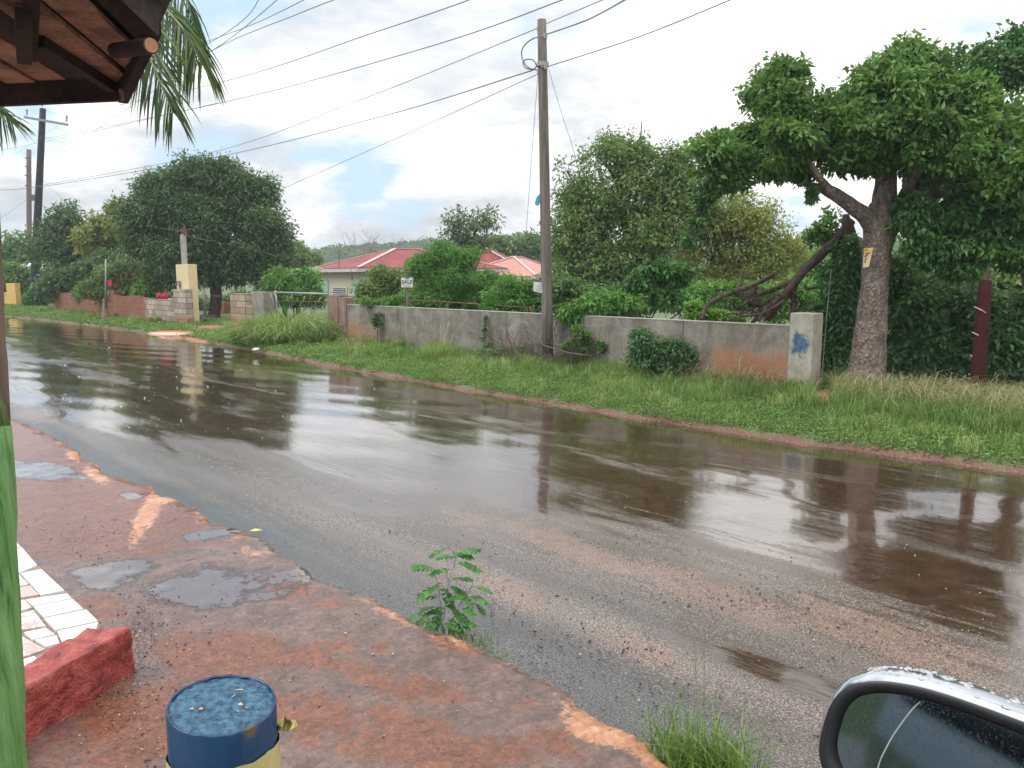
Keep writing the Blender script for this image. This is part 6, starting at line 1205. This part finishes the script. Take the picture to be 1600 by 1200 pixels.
vs, fs, NSg = loft([(WM - .006, HM - .006, -.002), (WM, HM, .002), (WM + .003, HM + .003, .012), (WM + .002, HM + .002, .03), (WM - .01, HM - .008, .06), (WM - .035, HM - .03, .09), (WM - .08, HM - .06, .105), (.01, .01, .11)])
fs.append(tuple((7) * NSg + k for k in range(NSg))); mir = MB().add(vs, fs).build('door_mirror', CH, t, smooth=True)
vs, fs, NSg = loft([(WM - .0015, HM - .0015, -.001), (WM - .006, HM - .006, -.004), (WM - .016, HM - .016, .002), (WM - .018, HM - .018, .014)])
MB().add(vs, fs).build('bezel', noisy('black_plastic', (.006, .006, .007), (.012, .012, .014), 30, .4, 0), mir, smooth=True)
vs, fs, NSg = loft([(WM - .018, HM - .018, .012)]); fs = [tuple(range(NSg))[::-1]]; gm, n, p, _ = newmat('mirror_glass'); tco = n.nodes.new('ShaderNodeTexCoord')
a = ntex(n, tco.outputs['Object'], 40, 5, .6); b = ntex(n, tco.outputs['Object'], 420, 2)
setp(n, p, Base_Color=(.14, .175, .19), Metallic=1.0, Roughness=ramp(n, b, [(.55, .05), (.7, .22)])); MB().add(vs, fs).build('mirror_glass', gm, mir)
# pale crack across the glass
ck = [(1438, 1096), (1424, 1110), (1408, 1131), (1395, 1150), (1383, 1172), (1374, 1192), (1366, 1225)]
pl = []
for x, y in ck:
    r = ray(x, y); tt_ = (cm_ + bk * .0112 - CAM).dot(nrm) / r.dot(nrm); pl.append(CAM + r * tt_)
MB().tube([Vector(q) for q in spline(pl, 3)], .0007, 5).build('crack', noisy('crackm', (.35, .36, .34), (.5, .5, .48), 60, .5, 0), mir)
# rain beads on the shell
vs, fs = [], []; mb = MB(); rd = random.Random(4)
for k in range(330):
    a = rd.uniform(R(50), R(140)) if rd.random() < .7 else rd.uniform(R(15), R(60)); dz = rd.uniform(.008, .055); w_ = WM + .002 - max(0, dz - .03) * .33; h_ = HM + .002 - max(0, dz - .03) * .27
    x_, y_ = sup(a, w_, h_); q = cm_ + rx2 * x_ + uy2 * (y_ * (1 + .12 * x_ / w_)) + bk * dz; r_ = rd.uniform(.0012, .0042); o_n = (rx2 * x_ / w_ + uy2 * y_ / h_).normalized()
    mb.tube([q - o_n * r_ * .3, q + o_n * r_ * .1, q + o_n * r_ * .32], [r_, r_ * .85, r_ * .25], 7)
wtm = noisy('water_bead', (.20, .22, .23), (.55, .57, .59), 160, .04, 0); mb.build('raindrop', wtm, mir, smooth=True)
# arm and door skin of the car (outside the frame)
mb = MB(); jn = cm_ - uy2 * .06 + rx2 * .10 + bk * .05; mb.tube([jn, jn + Vector((.08, -.12, -.08)), jn + Vector((.12, -.30, -.10))], [.035, .03, .045], 10); mb.build('mirror_arm', CH, t, smooth=True)
cx0 = cm_.x + .12; vs, fs = [], []
prof = [(1.42, -.06), (1.38, .0), (1.2, .05), (.95, .065), (.7, .05), (.45, .01), (.38, -.05)]; hd = Vector((.86, .50, 0)).normalized(); od = Vector((-hd.y, hd.x, 0)); o1 = Vector((cm_.x + .16, cm_.y - .42, 0))
for s_ in np.linspace(-2.6, .35, 12):
    for z_, b_ in prof: q = o1 + hd * float(s_) + od * b_; vs.append(Vector((q.x, q.y, z_)))
for i in range(11):
    for k in range(6): fs.append((i * 7 + k, i * 7 + k + 1, (i + 1) * 7 + k + 1, (i + 1) * 7 + k))
MB().add(vs, fs).build('door', CH, t, smooth=True)
qa = [o1 + hd * a_ + od * b_ for a_, b_ in ((-1.0, -.02), (-2.6, -.02), (-2.45, -.16), (-1.18, -.16))]
MB().prism([Vector((q.x, q.y, z_)) for q, z_ in zip(qa, (1.43, 1.43, 1.86, 1.86))], od * -.012).build('rear_window', M['dark_glass'], t)
MB().bar(Vector((qa[0].x, qa[0].y, 1.42)), Vector((qa[3].x, qa[3].y, 1.88)), .09, .04).build('pillar', M['tyre'], t)
mb = MB(); mb.bar(o1 + hd * -2.6 + Vector((0, 0, 1.43)), o1 + hd * .3 + Vector((0, 0, 1.43)), .05, .03); mb.build('window_seal', M['tyre'], t)

# ================================================================== AIR
m = bpy.data.materials.new('haze_air'); m.use_nodes = True; n = m.node_tree; n.nodes.clear()
vo = nn(n, 'ShaderNodeVolumePrincipled', Color=(.85, .90, .97), Density=HAZE); vo.inputs['Anisotropy'].default_value = .2
n.links.new(vo.outputs[0], n.nodes.new('ShaderNodeOutputMaterial').inputs['Volume'])
if HAZE > 0:
    mb = MB(); mb.box((0, 100, 14), (1900, 1900, 30.2)); hz_ = mb.build('haze', m); hz_['kind'] = 'stuff'
